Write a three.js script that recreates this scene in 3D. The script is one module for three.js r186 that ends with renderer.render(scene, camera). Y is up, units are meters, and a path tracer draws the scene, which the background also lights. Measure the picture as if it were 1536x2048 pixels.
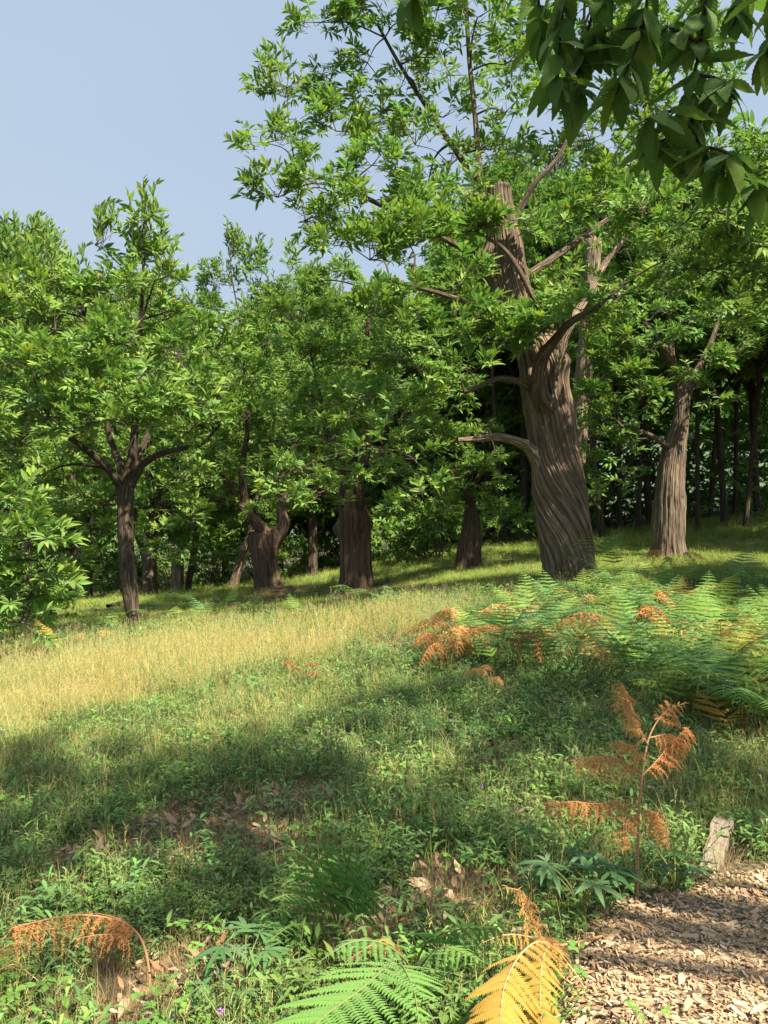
import * as THREE from 'three';
import { mergeGeometries } from 'three/addons/utils/BufferGeometryUtils.js';
import { ImprovedNoise } from 'three/addons/math/ImprovedNoise.js';

// ---------------------------------------------------------------- camera, sky, sun, exposure
const F = 1577, CX = 768, CY = 1024, EYE = 1.6;            // focal length in photo pixels, level camera
const scene = new THREE.Scene();
const camera = new THREE.PerspectiveCamera(66, 768 / 1024, 0.05, 900);
camera.position.set(0, EYE, 0); camera.lookAt(0, EYE, -10);
const renderer = new THREE.WebGLRenderer({ antialias: true });
renderer.toneMapping = THREE.LinearToneMapping;
renderer.toneMappingExposure = 2.95;
renderer.shadowMap.enabled = true;
const SUN = new THREE.Vector3(0.66, 1.30, 0.72).normalize();
{
  const w = 512, h = 256, data = new Float32Array(w * h * 4), nz = new ImprovedNoise(), d = new THREE.Vector3();
  for (let j = 0; j < h; j++) for (let i = 0; i < w; i++) {
    const th = (j + 0.5) / h * Math.PI - Math.PI / 2, ph = (i + 0.5) / w * 2 * Math.PI - Math.PI;
    d.set(Math.cos(th) * Math.cos(ph), Math.sin(th), Math.cos(th) * Math.sin(ph));
    const e = Math.max(0, d.y), hz = Math.pow(1 - e, 2.2), c = Math.max(0, d.dot(SUN));
    const cl = 0.5 + 0.5 * nz.noise(d.x * 1.8 + 7, d.y * 3.2, d.z * 1.8) + 0.25 * nz.noise(d.x * 4.2, d.y * 8.2, d.z * 4.2 + 3);
    const veil = THREE.MathUtils.clamp(0.10 + 0.75 * cl, 0, 1);
    const g = 0.16 * c * c + 0.40 * Math.pow(c, 10);
    const k = 4 * (j * w + i), s = 0.92;
    const mixc = (a, b, v) => (a * (1 - hz) + b * hz) * (1 - 0.45 * veil) + v * 0.45 * veil;
    data[k] = s * (mixc(0.146, 0.215, 0.225) + g); data[k + 1] = s * (mixc(0.199, 0.260, 0.260) + g); data[k + 2] = s * (mixc(0.266, 0.32, 0.31) + g * 0.98); data[k + 3] = 1;
  }
  const sky = new THREE.DataTexture(data, w, h, THREE.RGBAFormat, THREE.FloatType);
  sky.mapping = THREE.EquirectangularReflectionMapping; sky.magFilter = sky.minFilter = THREE.LinearFilter; sky.needsUpdate = true;
  scene.background = sky; scene.environment = sky;
}
const sun = new THREE.DirectionalLight(0xfff0d6, 5);
sun.position.copy(SUN).multiplyScalar(60); sun.castShadow = true; sun.shadow.radius = 1.6;
sun.shadow.mapSize.set(4096, 4096);
Object.assign(sun.shadow.camera, { left: -45, right: 45, top: 45, bottom: -45, near: 1, far: 160 });
scene.add(sun, sun.target);

// ---------------------------------------------------------------- helpers
const V = (x, y, z) => new THREE.Vector3(x, y, z), clamp = THREE.MathUtils.clamp, sstep = (a, b, x) => THREE.MathUtils.smoothstep(x, a, b), lerp = THREE.MathUtils.lerp;
function RNG(seed) { let s = seed | 0; const r = () => { s = (s + 0x6d2b79f5) | 0; let t = Math.imul(s ^ (s >>> 15), 1 | s); t = (t + Math.imul(t ^ (t >>> 7), 61 | t)) ^ t; return ((t ^ (t >>> 14)) >>> 0) / 4294967296; }; r.r = (a, b) => a + (b - a) * r(); r.pick = (a) => a[Math.floor(r() * a.length)]; r.n = () => r() + r() + r() - 1.5; return r; }
const NZ = new ImprovedNoise(), noise = (x, y, z) => NZ.noise(x, y, z);
const fbm = (x, y, z, o = 4) => { let s = 0, a = 1; for (let i = 0; i < o; i++) { s += a * noise(x + i * 17.3, y, z); x *= 2; y *= 2; z *= 2; a *= 0.5; } return s; };
const P = (px, py, D) => V((px - CX) / F * D, EYE - (py - CY) / F * D, -D);     // a place seen at a photo pixel, D metres ahead
const used = new Map();
function numbered(n) { const k = used.get(n) || 0; used.set(n, k + 1); return k ? n + '_' + String(k).padStart(3, '0') : n; }
function tag(o, label, category, group, kind) { o.userData = { label }; if (category) o.userData.category = category; if (group) o.userData.group = group; if (kind) o.userData.kind = kind; return o; }
function thing(name, pos, label, category, group, kind) { const o = new THREE.Group(); o.name = numbered(name); o.position.copy(pos); scene.add(o); return tag(o, label, category, group, kind); }
function mesh(name, geo, mat, parent, kind) { const m = new THREE.Mesh(geo, mat); m.name = parent === scene ? numbered(name) : name; m.castShadow = m.receiveShadow = true; if (kind) m.userData.kind = kind; parent.add(m); return m; }
function instances(name, geo, mat, list, parent, kind = 'stuff', colors) {
  if (!list.length) return null;
  const m = new THREE.InstancedMesh(geo, mat, list.length); m.name = parent === scene ? numbered(name) : name;
  list.forEach((x, i) => m.setMatrixAt(i, x));
  if (colors) colors.forEach((c, i) => m.setColorAt(i, c));
  m.castShadow = m.receiveShadow = true; m.userData.kind = kind; parent.add(m); return m;
}
const colorize = (g, c) => { const n = g.attributes.position.count, a = new Float32Array(n * 3); for (let i = 0; i < n; i++) { a[3 * i] = c[0]; a[3 * i + 1] = c[1]; a[3 * i + 2] = c[2]; } g.setAttribute('color', new THREE.BufferAttribute(a, 3)); return g; };
const C = (r, g, b) => new THREE.Color().setRGB(r, g, b);

// tileable lattice noise for textures
function tiler(seed) {
  const r = RNG(seed), T = new Float32Array(65536); for (let i = 0; i < 65536; i++) T[i] = r();
  const at = (x, y) => T[((y & 255) << 8) | (x & 255)];
  return (x, y, px, py) => { const xi = Math.floor(x), yi = Math.floor(y), fx = x - xi, fy = y - yi, u = fx * fx * (3 - 2 * fx), v = fy * fy * (3 - 2 * fy); const m = (a, p) => ((a % p) + p) % p; const x0 = m(xi, px), x1 = m(xi + 1, px), y0 = m(yi, py), y1 = m(yi + 1, py); return lerp(lerp(at(x0, y0), at(x1, y0), u), lerp(at(x0, y1), at(x1, y1), u), v); };
}
function texture(w, h, f, srgb = true) {
  const d = new Uint8Array(w * h * 4);
  for (let j = 0; j < h; j++) for (let i = 0; i < w; i++) { const c = f(i / w, j / h), k = 4 * (j * w + i); for (let q = 0; q < 3; q++) d[k + q] = clamp(c[q] * 255, 0, 255); d[k + 3] = 255; }
  const t = new THREE.DataTexture(d, w, h); t.wrapS = t.wrapT = THREE.RepeatWrapping; t.magFilter = THREE.LinearFilter; t.minFilter = THREE.LinearMipmapLinearFilter; t.generateMipmaps = true; if (srgb) t.colorSpace = THREE.SRGBColorSpace; t.needsUpdate = true; return t;
}

// a tube along a smooth path; shape(theta, t) multiplies the radius; hollow = sunken top end
function tube(pts, radii, o = {}) {
  const N = o.radial || 10, M = o.rings || Math.max(4, pts.length * 3), curve = new THREE.CatmullRomCurve3(pts, false, 'centripetal');
  const K = M + 1 + (o.hollow ? 2 : 0), pos = [], uv = [], idx = []; let nx = V(1, 0, 0), prev = null, len = 0, last = null;
  for (let j = 0; j < K; j++) {
    const t = Math.min(1, j / M), p = curve.getPoint(t), tg = curve.getTangent(t);
    if (o.hollow && j > M) p.addScaledVector(tg, -o.hollow * (j - M) * 0.6);
    nx.sub(tg.clone().multiplyScalar(nx.dot(tg))); if (nx.lengthSq() < 1e-6) nx.set(0, 0, 1).cross(tg); nx.normalize();
    const ny = tg.clone().cross(nx).normalize();
    if (last) len += p.distanceTo(last); last = p.clone();
    const ft = t * (radii.length - 1), k = Math.min(radii.length - 2, Math.floor(ft)); let r = lerp(radii[k], radii[k + 1], ft - k);
    if (o.hollow && j > M) r *= j === M + 1 ? 0.62 : 0.02;
    for (let i = 0; i <= N; i++) {
      const th = i / N * Math.PI * 2, rr = r * (o.shape ? o.shape(th, t, len) : 1) ;
      let q = p.clone().addScaledVector(nx, Math.cos(th) * rr).addScaledVector(ny, Math.sin(th) * rr);
      if (o.rough && t === 1 && j === M) q.addScaledVector(tg, o.rough * noise(Math.cos(th) * 2.3, Math.sin(th) * 2.3, 4.4));
      pos.push(q.x, q.y, q.z); uv.push((i / N + (o.twistFn ? o.twistFn(len) / (2 * Math.PI) : 0)) * (o.around || 1) + (o.twist || 0) * len, len * (o.along || 0.7));
    }
  }
  for (let j = 0; j < K - 1; j++) for (let i = 0; i < N; i++) { const a = j * (N + 1) + i, b = a + N + 1; idx.push(a, a + 1, b, b, a + 1, b + 1); }
  const g = new THREE.BufferGeometry(); g.setAttribute('position', new THREE.Float32BufferAttribute(pos, 3)); g.setAttribute('uv', new THREE.Float32BufferAttribute(uv, 2)); g.setIndex(idx); g.computeVertexNormals();
  const nm = g.attributes.normal; for (let j = 0; j < K; j++) { const a = j * (N + 1), b = a + N, v = V(nm.getX(a) + nm.getX(b), nm.getY(a) + nm.getY(b), nm.getZ(a) + nm.getZ(b)).normalize(); nm.setXYZ(a, v.x, v.y, v.z); nm.setXYZ(b, v.x, v.y, v.z); }
  return g;
}

// ---------------------------------------------------------------- the lie of the land
const ctrl = [[1140, 1158, 14], [712, 1190, 20], [268, 1267, 13], [535, 1182, 24], [365, 1189, 30], [298, 1194, 25], [145, 1209, 30], [178, 1205, 34], [625, 1159, 29], [938, 1134, 21], [1338, 1114, 18],
  [1450, 1046, 27], [1200, 1078, 27], [850, 1108, 28], [0, 1290, 14], [1275, 1803, 3.25], [0, 2048, 2.6], [0, 1700, 3.9], [0, 1500, 6], [768, 1700, 3.8], [768, 1450, 6.2], [768, 1300, 10], [1536, 1720, 3.65], [1536, 1420, 6.5], [1536, 1240, 11], [1300, 1360, 7.2], [768, 2048, 2.46], [1536, 2048, 2.45], [1100, 1230, 11.2], [-600, 1330, 14], [2300, 1120, 16], [-500, 1240, 30], [2100, 1000, 28]]
  .map(([x, y, d]) => P(x, y, d)).concat([V(0, 0, 0), V(-4, -.3, 0), V(4, .2, 0), V(0, 0, 6), V(-8, -.7, 5), V(9, .6, 5), V(0, -.9, -45), V(-22, -3.2, -45), V(22, 2.2, -45)]);
const tps = (() => {
  const n = ctrl.length, m = n + 3, A = Array.from({ length: m }, () => new Float64Array(m + 1)), U = (r2) => r2 < 1e-12 ? 0 : 0.5 * r2 * Math.log(r2);
  for (let i = 0; i < n; i++) {
    const a = ctrl[i]; for (let j = 0; j < n; j++) { const b = ctrl[j]; A[i][j] = U((a.x - b.x) ** 2 + (a.z - b.z) ** 2) + (i === j ? 0.6 : 0); }
    A[i][n] = A[n][i] = 1; A[i][n + 1] = A[n + 1][i] = a.x; A[i][n + 2] = A[n + 2][i] = a.z; A[i][m] = a.y;
  }
  for (let c = 0; c < m; c++) { let p = c; for (let r = c + 1; r < m; r++) if (Math.abs(A[r][c]) > Math.abs(A[p][c])) p = r; [A[c], A[p]] = [A[p], A[c]]; for (let r = 0; r < m; r++) if (r !== c) { const f = A[r][c] / A[c][c]; if (f) for (let k = c; k <= m; k++) A[r][k] -= f * A[c][k]; } }
  const w = A.map((r, i) => r[m] / r[i]);
  return (x, z) => { let s = w[n] + w[n + 1] * x + w[n + 2] * z; for (let i = 0; i < n; i++) s += w[i] * U((x - ctrl[i].x) ** 2 + (z - ctrl[i].z) ** 2); return s; };
})();
const GX0 = -40, GX1 = 40, GZ0 = -60, GZ1 = 14, GS = 0.25, GW = Math.round((GX1 - GX0) / GS) + 1, GH = Math.round((GZ1 - GZ0) / GS) + 1, grid = new Float32Array(GW * GH);
for (let j = 0; j < GH; j++) for (let i = 0; i < GW; i++) {
  const x = GX0 + i * GS, z = GZ0 + j * GS, near = tps(clamp(x, -26, 26), clamp(z, -48, 8));
  grid[j * GW + i] = near + 0.045 * fbm(x * 0.9, 3.1, z * 0.9, 3) + 0.012 * noise(x * 3.3, 1, z * 3.3);
}
function H(x, z) {
  const u = clamp((x - GX0) / GS, 0, GW - 1.001), v = clamp((z - GZ0) / GS, 0, GH - 1.001), i = Math.floor(u), j = Math.floor(v), a = u - i, b = v - j, k = j * GW + i;
  let y = lerp(lerp(grid[k], grid[k + 1], a), lerp(grid[k + GW], grid[k + GW + 1], a), b);
  const far = Math.hypot(x, z) - 60; if (far > 0) y += -0.04 * far * sstep(0, 80, far) * (far < 100 ? 1 : 100 / far);
  return y;
}
const onGround = (x, z, dy = 0) => V(x, H(x, z) + dy, z);
function ground(px, py) { let D = 1.5; const q = () => P(px, py, D); for (let i = 0; i < 4000; i++) { const p = q(); if (p.y < H(p.x, p.z)) break; D *= 1.004; } const p = q(); p.y = H(p.x, p.z); return p; }
const proj = (p) => [CX + p.x / -p.z * F, CY - (p.y - EYE) / -p.z * F];

// zones of the meadow (world places)
const seg = (p, a, b) => { const dx = b.x - a.x, dz = b.z - a.z, t = clamp(((p.x - a.x) * dx + (p.z - a.z) * dz) / (dx * dx + dz * dz), 0, 1); return Math.hypot(p.x - a.x - t * dx, p.z - a.z - t * dz); };
const dryLine = [[-330, 1480], [0, 1425], [230, 1372], [430, 1322], [620, 1290], [830, 1252]].map(([x, y]) => ground(x, y));
const dryness = (x, z) => { const p = { x, z }; let d = 9; for (let i = 0; i < dryLine.length - 1; i++) { const w = i < 3 ? 1.6 : .85; d = Math.min(d, seg(p, dryLine[i], dryLine[i + 1]) / w); } return 1 - sstep(0.55, 1.15, d + 0.35 * noise(x * 0.8, 2, z * 0.8)); };
const patches = [[420, 1655, .55], [1432, 1728, .2], [838, 1790, .16], [560, 1640, .3], [610, 1598, .26], [1000, 1510, .22], [300, 1990, .4], [430, 1960, .25], [880, 1790, .28], [840, 1830, .22], [1300, 1590, .2], [700, 1850, .25], [150, 1720, .22], [560, 1720, .3], [330, 1690, .35], [960, 1810, .2], [1060, 1640, .2], [520, 1210, 1.0], [735, 1188, 1.1], [555, 1187, 1.2], [690, 1197, .9], [830, 1186, .9], [700, 1205, .8], [820, 1290, .7], [640, 1290, .6], [30, 1325, .8], [300, 1240, .7]].map(([x, y, r]) => { const p = ground(x, y); p.r = r; return p; });
const litter = (x, z) => { let v = 0; for (const p of patches) v = Math.max(v, 1 - sstep(0.5, 1.15, (Math.hypot(x - p.x, z - p.z) + 0.14 * noise(x * 4, 5, z * 4)) / p.r)); return v; };
const chipEdge = [[1105, 2048], [1120, 1960], [1140, 1890], [1200, 1820], [1290, 1800], [1400, 1765], [1536, 1738], [1800, 1700]].map(([x, y]) => ground(x, y));
const chipPoly = [...chipEdge, V(9, 0, -3.6), V(9, 0, 4), V(-.6, 0, 4), V(-0.1, 0, -1.2)];
function inPoly(x, z, poly) { let c = false; for (let i = 0, j = poly.length - 1; i < poly.length; j = i++) { const a = poly[i], b = poly[j]; if ((a.z > z) !== (b.z > z) && x < (b.x - a.x) * (z - a.z) / (b.z - a.z) + a.x) c = !c; } return c; }
const chips = (x, z) => { const n = 0.09; return inPoly(x + n * noise(x * 6, 1, z * 6), z + n * noise(x * 6, 8, z * 6), chipPoly) ? 1 : 0; };
const track = [ground(-260, 1360), ground(-60, 1318), ground(60, 1292), ground(140, 1262)];
const onTrack = (x, z) => 1 - sstep(0.25, 0.6, Math.min(seg({ x, z }, track[0], track[1]), seg({ x, z }, track[1], track[2]), seg({ x, z }, track[2], track[3])) + 0.2 * noise(x * 2, 0, z * 2));

// ---------------------------------------------------------------- materials
const T1 = tiler(11), T2 = tiler(23);
const tf = (x, y, p, o = 4, T = T1) => { let s = 0, a = 0.5, q = p; for (let i = 0; i < o; i++) { s += a * T(x * q + i * 31, y * q + i * 17, q, q); q *= 2; a *= 0.5; } return s / (1 - Math.pow(0.5, o)); };
function barkTextures() {
  const ht = (u, v) => {                       // long fissures along the stem, broken into plates
    const w = 0.020 * (T2(u * 8, v * 6, 8, 6) - 0.5) + 0.010 * (T1(u * 24, v * 16, 24, 16) - 0.5), uu = u + w;
    const a = 1 - Math.abs(2 * T1(((uu % 1) + 1) * 22, v * 3, 22, 3) - 1), b = 1 - Math.abs(2 * T2(((uu % 1) + 1) * 46, v * 6, 46, 6) - 1), c = T1(((uu % 1) + 1) * 90, v * 22, 90, 22);
    return clamp(1 - Math.pow(a, 3) * 0.75 - Math.pow(b, 4) * 0.35 + 0.25 * (c - 0.5), 0, 1);
  };
  const col = texture(1024, 1024, (u, v) => {
    const h = ht(u, v), n = tf(u, v, 6, 5, T2), m = tf(u, v, 40, 3), l = sstep(0.6, 0.78, tf(u + .3, v + .2, 9, 5));
    const k = 0.50 + 0.34 * h + 0.20 * (m - 0.5);
    let c = [k * (0.93 + 0.14 * n), k * (0.86 + 0.10 * n), k * (0.78 + 0.06 * n)];
    return c.map((q, i) => lerp(q, [0.80, 0.81, 0.74][i] * (0.75 + 0.4 * m), 0.38 * l));
  });
  const bmp = texture(1024, 1024, (u, v) => { const h = ht(u, v); return [h, h, h]; }, false);
  return [col, bmp];
}
const [barkMap, barkBump] = barkTextures();
const bark = (r, g, b) => new THREE.MeshStandardMaterial({ color: C(r, g, b), map: barkMap, bumpMap: barkBump, bumpScale: 0.05, roughness: 0.95, vertexColors: false });
const M = {
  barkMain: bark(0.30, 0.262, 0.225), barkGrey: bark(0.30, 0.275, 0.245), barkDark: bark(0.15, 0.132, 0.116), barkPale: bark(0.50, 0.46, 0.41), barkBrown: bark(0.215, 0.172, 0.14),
};
const leafMap = texture(128, 256, (u, v) => {
  const x = Math.abs(u - 0.5) * 2, rib = Math.exp(-Math.pow(x / 0.045, 2)), sv = (v * 15 - x * 1.6) % 1, lat = Math.exp(-Math.pow(((sv + 1) % 1 - 0.5) / 0.11, 2)) * (1 - rib), n = tf(u, v, 16, 3);
  const k = 0.91 + 0.10 * (n - 0.5) + 0.07 * lat; return [k + 0.09 * rib, k + 0.08 * rib, k + 0.05 * rib];
});
const leafBump = texture(128, 256, (u, v) => { const x = Math.abs(u - 0.5) * 2, rib = Math.exp(-Math.pow(x / 0.06, 2)), sv = (v * 15 - x * 1.6) % 1, lat = Math.exp(-Math.pow(((sv + 1) % 1 - 0.5) / 0.16, 2)), k = 0.8 - 0.5 * rib - 0.4 * lat; return [k, k, k]; }, false);
const leafMat = (r, g, b, tr = 0.42, coat = 0.35) => new THREE.MeshPhysicalMaterial({ color: C(r, g, b), map: leafMap, roughness: 1, transmission: tr, thickness: 0, clearcoat: coat, clearcoatRoughness: 0.42, vertexColors: true, specularIntensity: .45, side: THREE.DoubleSide });
M.leaf = leafMat(1, 1, 1, 0.45, 0.3); M.leafB = leafMat(1.16, 1.08, 0.9); M.leafC = leafMat(0.84, 0.93, 0.95);
M.bigLeaf = new THREE.MeshPhysicalMaterial({ color: C(0.10, 0.21, 0.028), map: leafMap, bumpMap: leafBump, bumpScale: 0.0022, roughness: 1, transmission: 0.48, thickness: 0, clearcoat: 0.08, clearcoatRoughness: 0.45, specularIntensity: .3, side: THREE.DoubleSide });
M.bigLeafB = M.bigLeaf.clone(); M.bigLeafB.color = C(0.075, 0.17, 0.024); M.bigLeafC = M.bigLeaf.clone(); M.bigLeafC.color = C(0.15, 0.26, 0.032);
M.herb = new THREE.MeshPhysicalMaterial({ color: C(1, 1, 1), roughness: 1, transmission: 0.36, thickness: 0, clearcoat: 0.08, clearcoatRoughness: 0.5, specularIntensity: .35, vertexColors: true, side: THREE.DoubleSide });
const fernMat = (r, g, b, tr = 0.38) => new THREE.MeshPhysicalMaterial({ color: C(r, g, b), roughness: 1, transmission: tr, thickness: 0, clearcoat: 0.08, clearcoatRoughness: 0.5, specularIntensity: .35, side: THREE.DoubleSide });
M.fern = [fernMat(0.13, 0.27, 0.06), fernMat(0.17, 0.31, 0.06), fernMat(0.12, 0.26, 0.09), fernMat(0.23, 0.33, 0.06)];
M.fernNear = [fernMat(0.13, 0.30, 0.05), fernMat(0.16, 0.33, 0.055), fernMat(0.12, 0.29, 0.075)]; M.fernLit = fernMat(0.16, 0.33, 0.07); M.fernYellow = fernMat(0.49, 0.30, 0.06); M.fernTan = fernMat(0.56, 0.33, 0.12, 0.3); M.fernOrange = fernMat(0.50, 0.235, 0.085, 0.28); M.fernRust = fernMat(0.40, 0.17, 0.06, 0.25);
M.stalkGreen = new THREE.MeshStandardMaterial({ color: C(0.14, 0.17, 0.05), roughness: 0.7 }); M.stalkBrown = new THREE.MeshStandardMaterial({ color: C(0.30, 0.17, 0.085), roughness: 0.8 }); M.stalkTan = new THREE.MeshStandardMaterial({ color: C(0.42, 0.29, 0.15), roughness: 0.8 });
M.deadLeaf = new THREE.MeshPhysicalMaterial({ color: C(1, 1, 1), roughness: 1, transmission: 0.12, thickness: 0, vertexColors: true, side: THREE.DoubleSide });
M.petal = new THREE.MeshStandardMaterial({ color: C(0.36, 0.17, 0.42), roughness: 0.8, side: THREE.DoubleSide });
const woodTex = texture(256, 512, (u, v) => { const g = tf(u, v * 0.12, 48, 3), n = tf(u, v, 10, 4), k = 0.84 + 0.36 * (g - 0.5) + 0.2 * (n - 0.5); return [k, k * 0.97, k * 0.93]; });
M.chip = new THREE.MeshStandardMaterial({ color: C(1, 1, 1), map: woodTex, roughness: 0.85 });
M.chips = [[0.62, 0.47, 0.32], [0.70, 0.55, 0.38], [0.52, 0.36, 0.23], [0.38, 0.27, 0.18], [0.76, 0.62, 0.45]].map((c) => { const m = M.chip.clone(); m.color = C(...c); return m; });
M.oldWood = new THREE.MeshStandardMaterial({ color: C(0.36, 0.32, 0.27), map: woodTex, bumpMap: woodTex, bumpScale: 0.006, roughness: 0.95 });
const stoneTex = texture(128, 128, (u, v) => { const k = 0.62 + 0.5 * (tf(u, v, 8, 5) - 0.5); return [k, k * 0.94, k * 0.84]; });
M.stone = new THREE.MeshStandardMaterial({ color: C(0.75, 0.68, 0.56), map: stoneTex, roughness: 0.9 });

// ---------------------------------------------------------------- ground
{
  const soil = texture(1024, 1024, (u, v) => {
    const a = tf(u, v, 7, 6), b = tf(u + .37, v + .11, 60, 3), c = tf(u, v, 160, 2, T2), k = 0.55 + 0.55 * (b - 0.5) + 0.5 * (c - 0.5) + 0.3 * (a - 0.5);
    return [k, k * 0.985, k * 0.96];
  });
  const bump = texture(512, 512, (u, v) => { const k = tf(u, v, 30, 5, T2); return [k, k, k]; }, false);
  const ax = [], az = []; for (let i = 0; i <= 230; i++) { const t = i / 115 - 1; ax.push(7 * Math.sinh(t * 4.6)); } for (let i = 0; i <= 250; i++) { const t = i / 125 - 1; az.push(-8 + 7 * Math.sinh(t * 4.6)); }
  const pos = [], uv = [], col = [], idx = [], W = ax.length;
  for (const z of az) for (const x of ax) {
    pos.push(x, H(x, z), z); uv.push(x / 2.2, z / 2.2);
    const dr = dryness(x, z), li = Math.max(litter(x, z), onTrack(x, z)), n = 0.5 + 0.5 * fbm(x * 0.7, 1, z * 0.7, 4);
    let c = [0.095 + 0.045 * n, 0.100 + 0.035 * n, 0.040 + 0.015 * n];
    const to = (q, t) => { c = c.map((e, i) => lerp(e, q[i], t)); };
    to([0.26, 0.22, 0.10], 0.8 * dr); to([0.24, 0.165, 0.10], 0.85 * li); if (chips(x, z)) to([0.46, 0.35, 0.23], 1);
    col.push(...c.map((e) => e * 1.7));
  }
  for (let j = 0; j < az.length - 1; j++) for (let i = 0; i < W - 1; i++) { const a = j * W + i; idx.push(a, a + W, a + 1, a + 1, a + W, a + W + 1); }
  const g = new THREE.BufferGeometry(); g.setAttribute('position', new THREE.Float32BufferAttribute(pos, 3)); g.setAttribute('uv', new THREE.Float32BufferAttribute(uv, 2)); g.setAttribute('color', new THREE.Float32BufferAttribute(col, 3)); g.setIndex(idx); g.computeVertexNormals();
  const m = mesh('ground', g, new THREE.MeshStandardMaterial({ map: soil, bumpMap: bump, bumpScale: 0.03, roughness: 1, vertexColors: true }), scene);
  tag(m, 'sloping meadow ground of soil and turf under the chestnut trees', null, null, 'structure');
}
const GROUND = scene.getObjectByName('ground');

// ---------------------------------------------------------------- leaves and sprays
// one lance-shaped leaf along +X, face up, folded along the midrib and drooping; arrays are appended to buf
function leafInto(buf, o) {
  const { L, W, seg = 4, m, color, droop = 0.3, fold = 0.25, wave = 0, teeth = 0, tint = 1 } = o, base = buf.pos.length / 3, q = V(), n = teeth ? seg * 2 : seg;
  for (let i = 0; i <= n; i++) {
    const t = i / n, w = W * 0.5 * Math.pow(Math.sin(Math.PI * Math.pow(clamp(t, 0, 1), 0.82)), 0.85) * (t > 0.99 || t < 0.005 ? 0.02 : 1) * (teeth && i % 2 && i < n ? 1 + teeth : 1), x = L * t, y = -droop * L * t * t;
    for (const s of [-1, 0, 1]) {
      q.set(x + (teeth && s && i % 2 ? L * 0.02 : 0), y + Math.abs(s) * w * fold + (s ? wave * W * Math.sin(t * 11 + s) : 0), s * w).applyMatrix4(m);
      buf.pos.push(q.x, q.y, q.z); buf.uv.push(0.5 + s * 0.48, t); buf.col.push(color[0] * tint, color[1] * tint, color[2] * tint);
    }
  }
  for (let i = 0; i < n; i++) for (const s of [0, 1]) { const a = base + i * 3 + s, b = a + 3; buf.idx.push(a, a + 1, b, b, a + 1, b + 1); }
}
const newBuf = () => ({ pos: [], uv: [], col: [], idx: [] });
function bufGeo(b, normals = true) { const g = new THREE.BufferGeometry(); g.setAttribute('position', new THREE.Float32BufferAttribute(b.pos, 3)); g.setAttribute('uv', new THREE.Float32BufferAttribute(b.uv, 2)); g.setAttribute('color', new THREE.Float32BufferAttribute(b.col, 3)); g.setIndex(b.idx); if (normals) g.computeVertexNormals(); return g; }
function stick(buf, a, b, ra, rb, color) { // three-sided twig
  const base = buf.pos.length / 3, d = b.clone().sub(a).normalize(), u = Math.abs(d.y) > 0.9 ? V(1, 0, 0) : V(0, 1, 0), x = d.clone().cross(u).normalize(), y = d.clone().cross(x);
  for (const [p, r] of [[a, ra], [b, rb]]) for (let k = 0; k < 3; k++) { const t = k * 2.094; buf.pos.push(p.x + r * (x.x * Math.cos(t) + y.x * Math.sin(t)), p.y + r * (x.y * Math.cos(t) + y.y * Math.sin(t)), p.z + r * (x.z * Math.cos(t) + y.z * Math.sin(t))); buf.uv.push(0.3, 0.3); buf.col.push(...color); }
  for (let k = 0; k < 3; k++) { const k2 = (k + 1) % 3; buf.idx.push(base + k, base + k2, base + 3 + k, base + 3 + k, base + k2, base + 3 + k2); }
}
const mat4 = (p, e, s = 1) => new THREE.Matrix4().compose(p, new THREE.Quaternion().setFromEuler(e), V(s, s, s));
function spray(seed, kind) {                    // a chestnut shoot along +X with its leaves, +Y is up
  const r = RNG(seed), b = newBuf(), n = kind === 'spire' ? 15 : 12, len = kind === 'spire' ? 0.55 : 0.26;
  stick(b, V(-0.12, -0.02, 0), V(len, 0.02, 0), 0.006, 0.003, [0.12, 0.10, 0.055]);
  for (let i = 0; i < n; i++) {
    const t = (i + 0.5 + r.r(-.3, .3)) / n, tip = i > n - 4, side = i % 2 ? 1 : -1, L = r.r(0.13, 0.205) * (tip ? 0.8 : 1), yel = r() * (tip ? 1.0 : 0.55);
    const yaw = side * (kind === 'spire' ? r.r(0.35, 0.75) : lerp(1.45, 0.35, t) + r.r(-.3, .3)), roll = side * r.r(-0.2, 0.9) + (r() < 0.25 ? r.r(-1.5, 1.5) : 0);
    const e = new THREE.Matrix4().makeTranslation(t * len, 0.01, 0).multiply(new THREE.Matrix4().makeRotationX(kind === 'spire' ? i * 2.4 : roll)).multiply(new THREE.Matrix4().makeRotationY(yaw)).multiply(new THREE.Matrix4().makeRotationZ(r.r(-0.25, 0.45))).multiply(new THREE.Matrix4().makeRotationX(r.r(-.6, .6)));
    leafInto(b, { L, W: L * r.r(0.27, 0.35), seg: 4, m: e, droop: r.r(0.1, 0.55), fold: r.r(0.1, 0.45), color: [lerp(0.135, 0.27, yel), lerp(0.30, 0.375, yel), lerp(0.048, 0.038, yel)], tint: r.r(0.8, 1.15) });
  }
  return bufGeo(b);
}
const SPRAYS = [1, 2, 3, 4, 5, 6].map((s) => spray(s * 71)), SPIRES = [7, 8].map((s) => spray(s * 71, 'spire'));
const ALLSPRAYS = [...SPRAYS, ...SPIRES];
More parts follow.
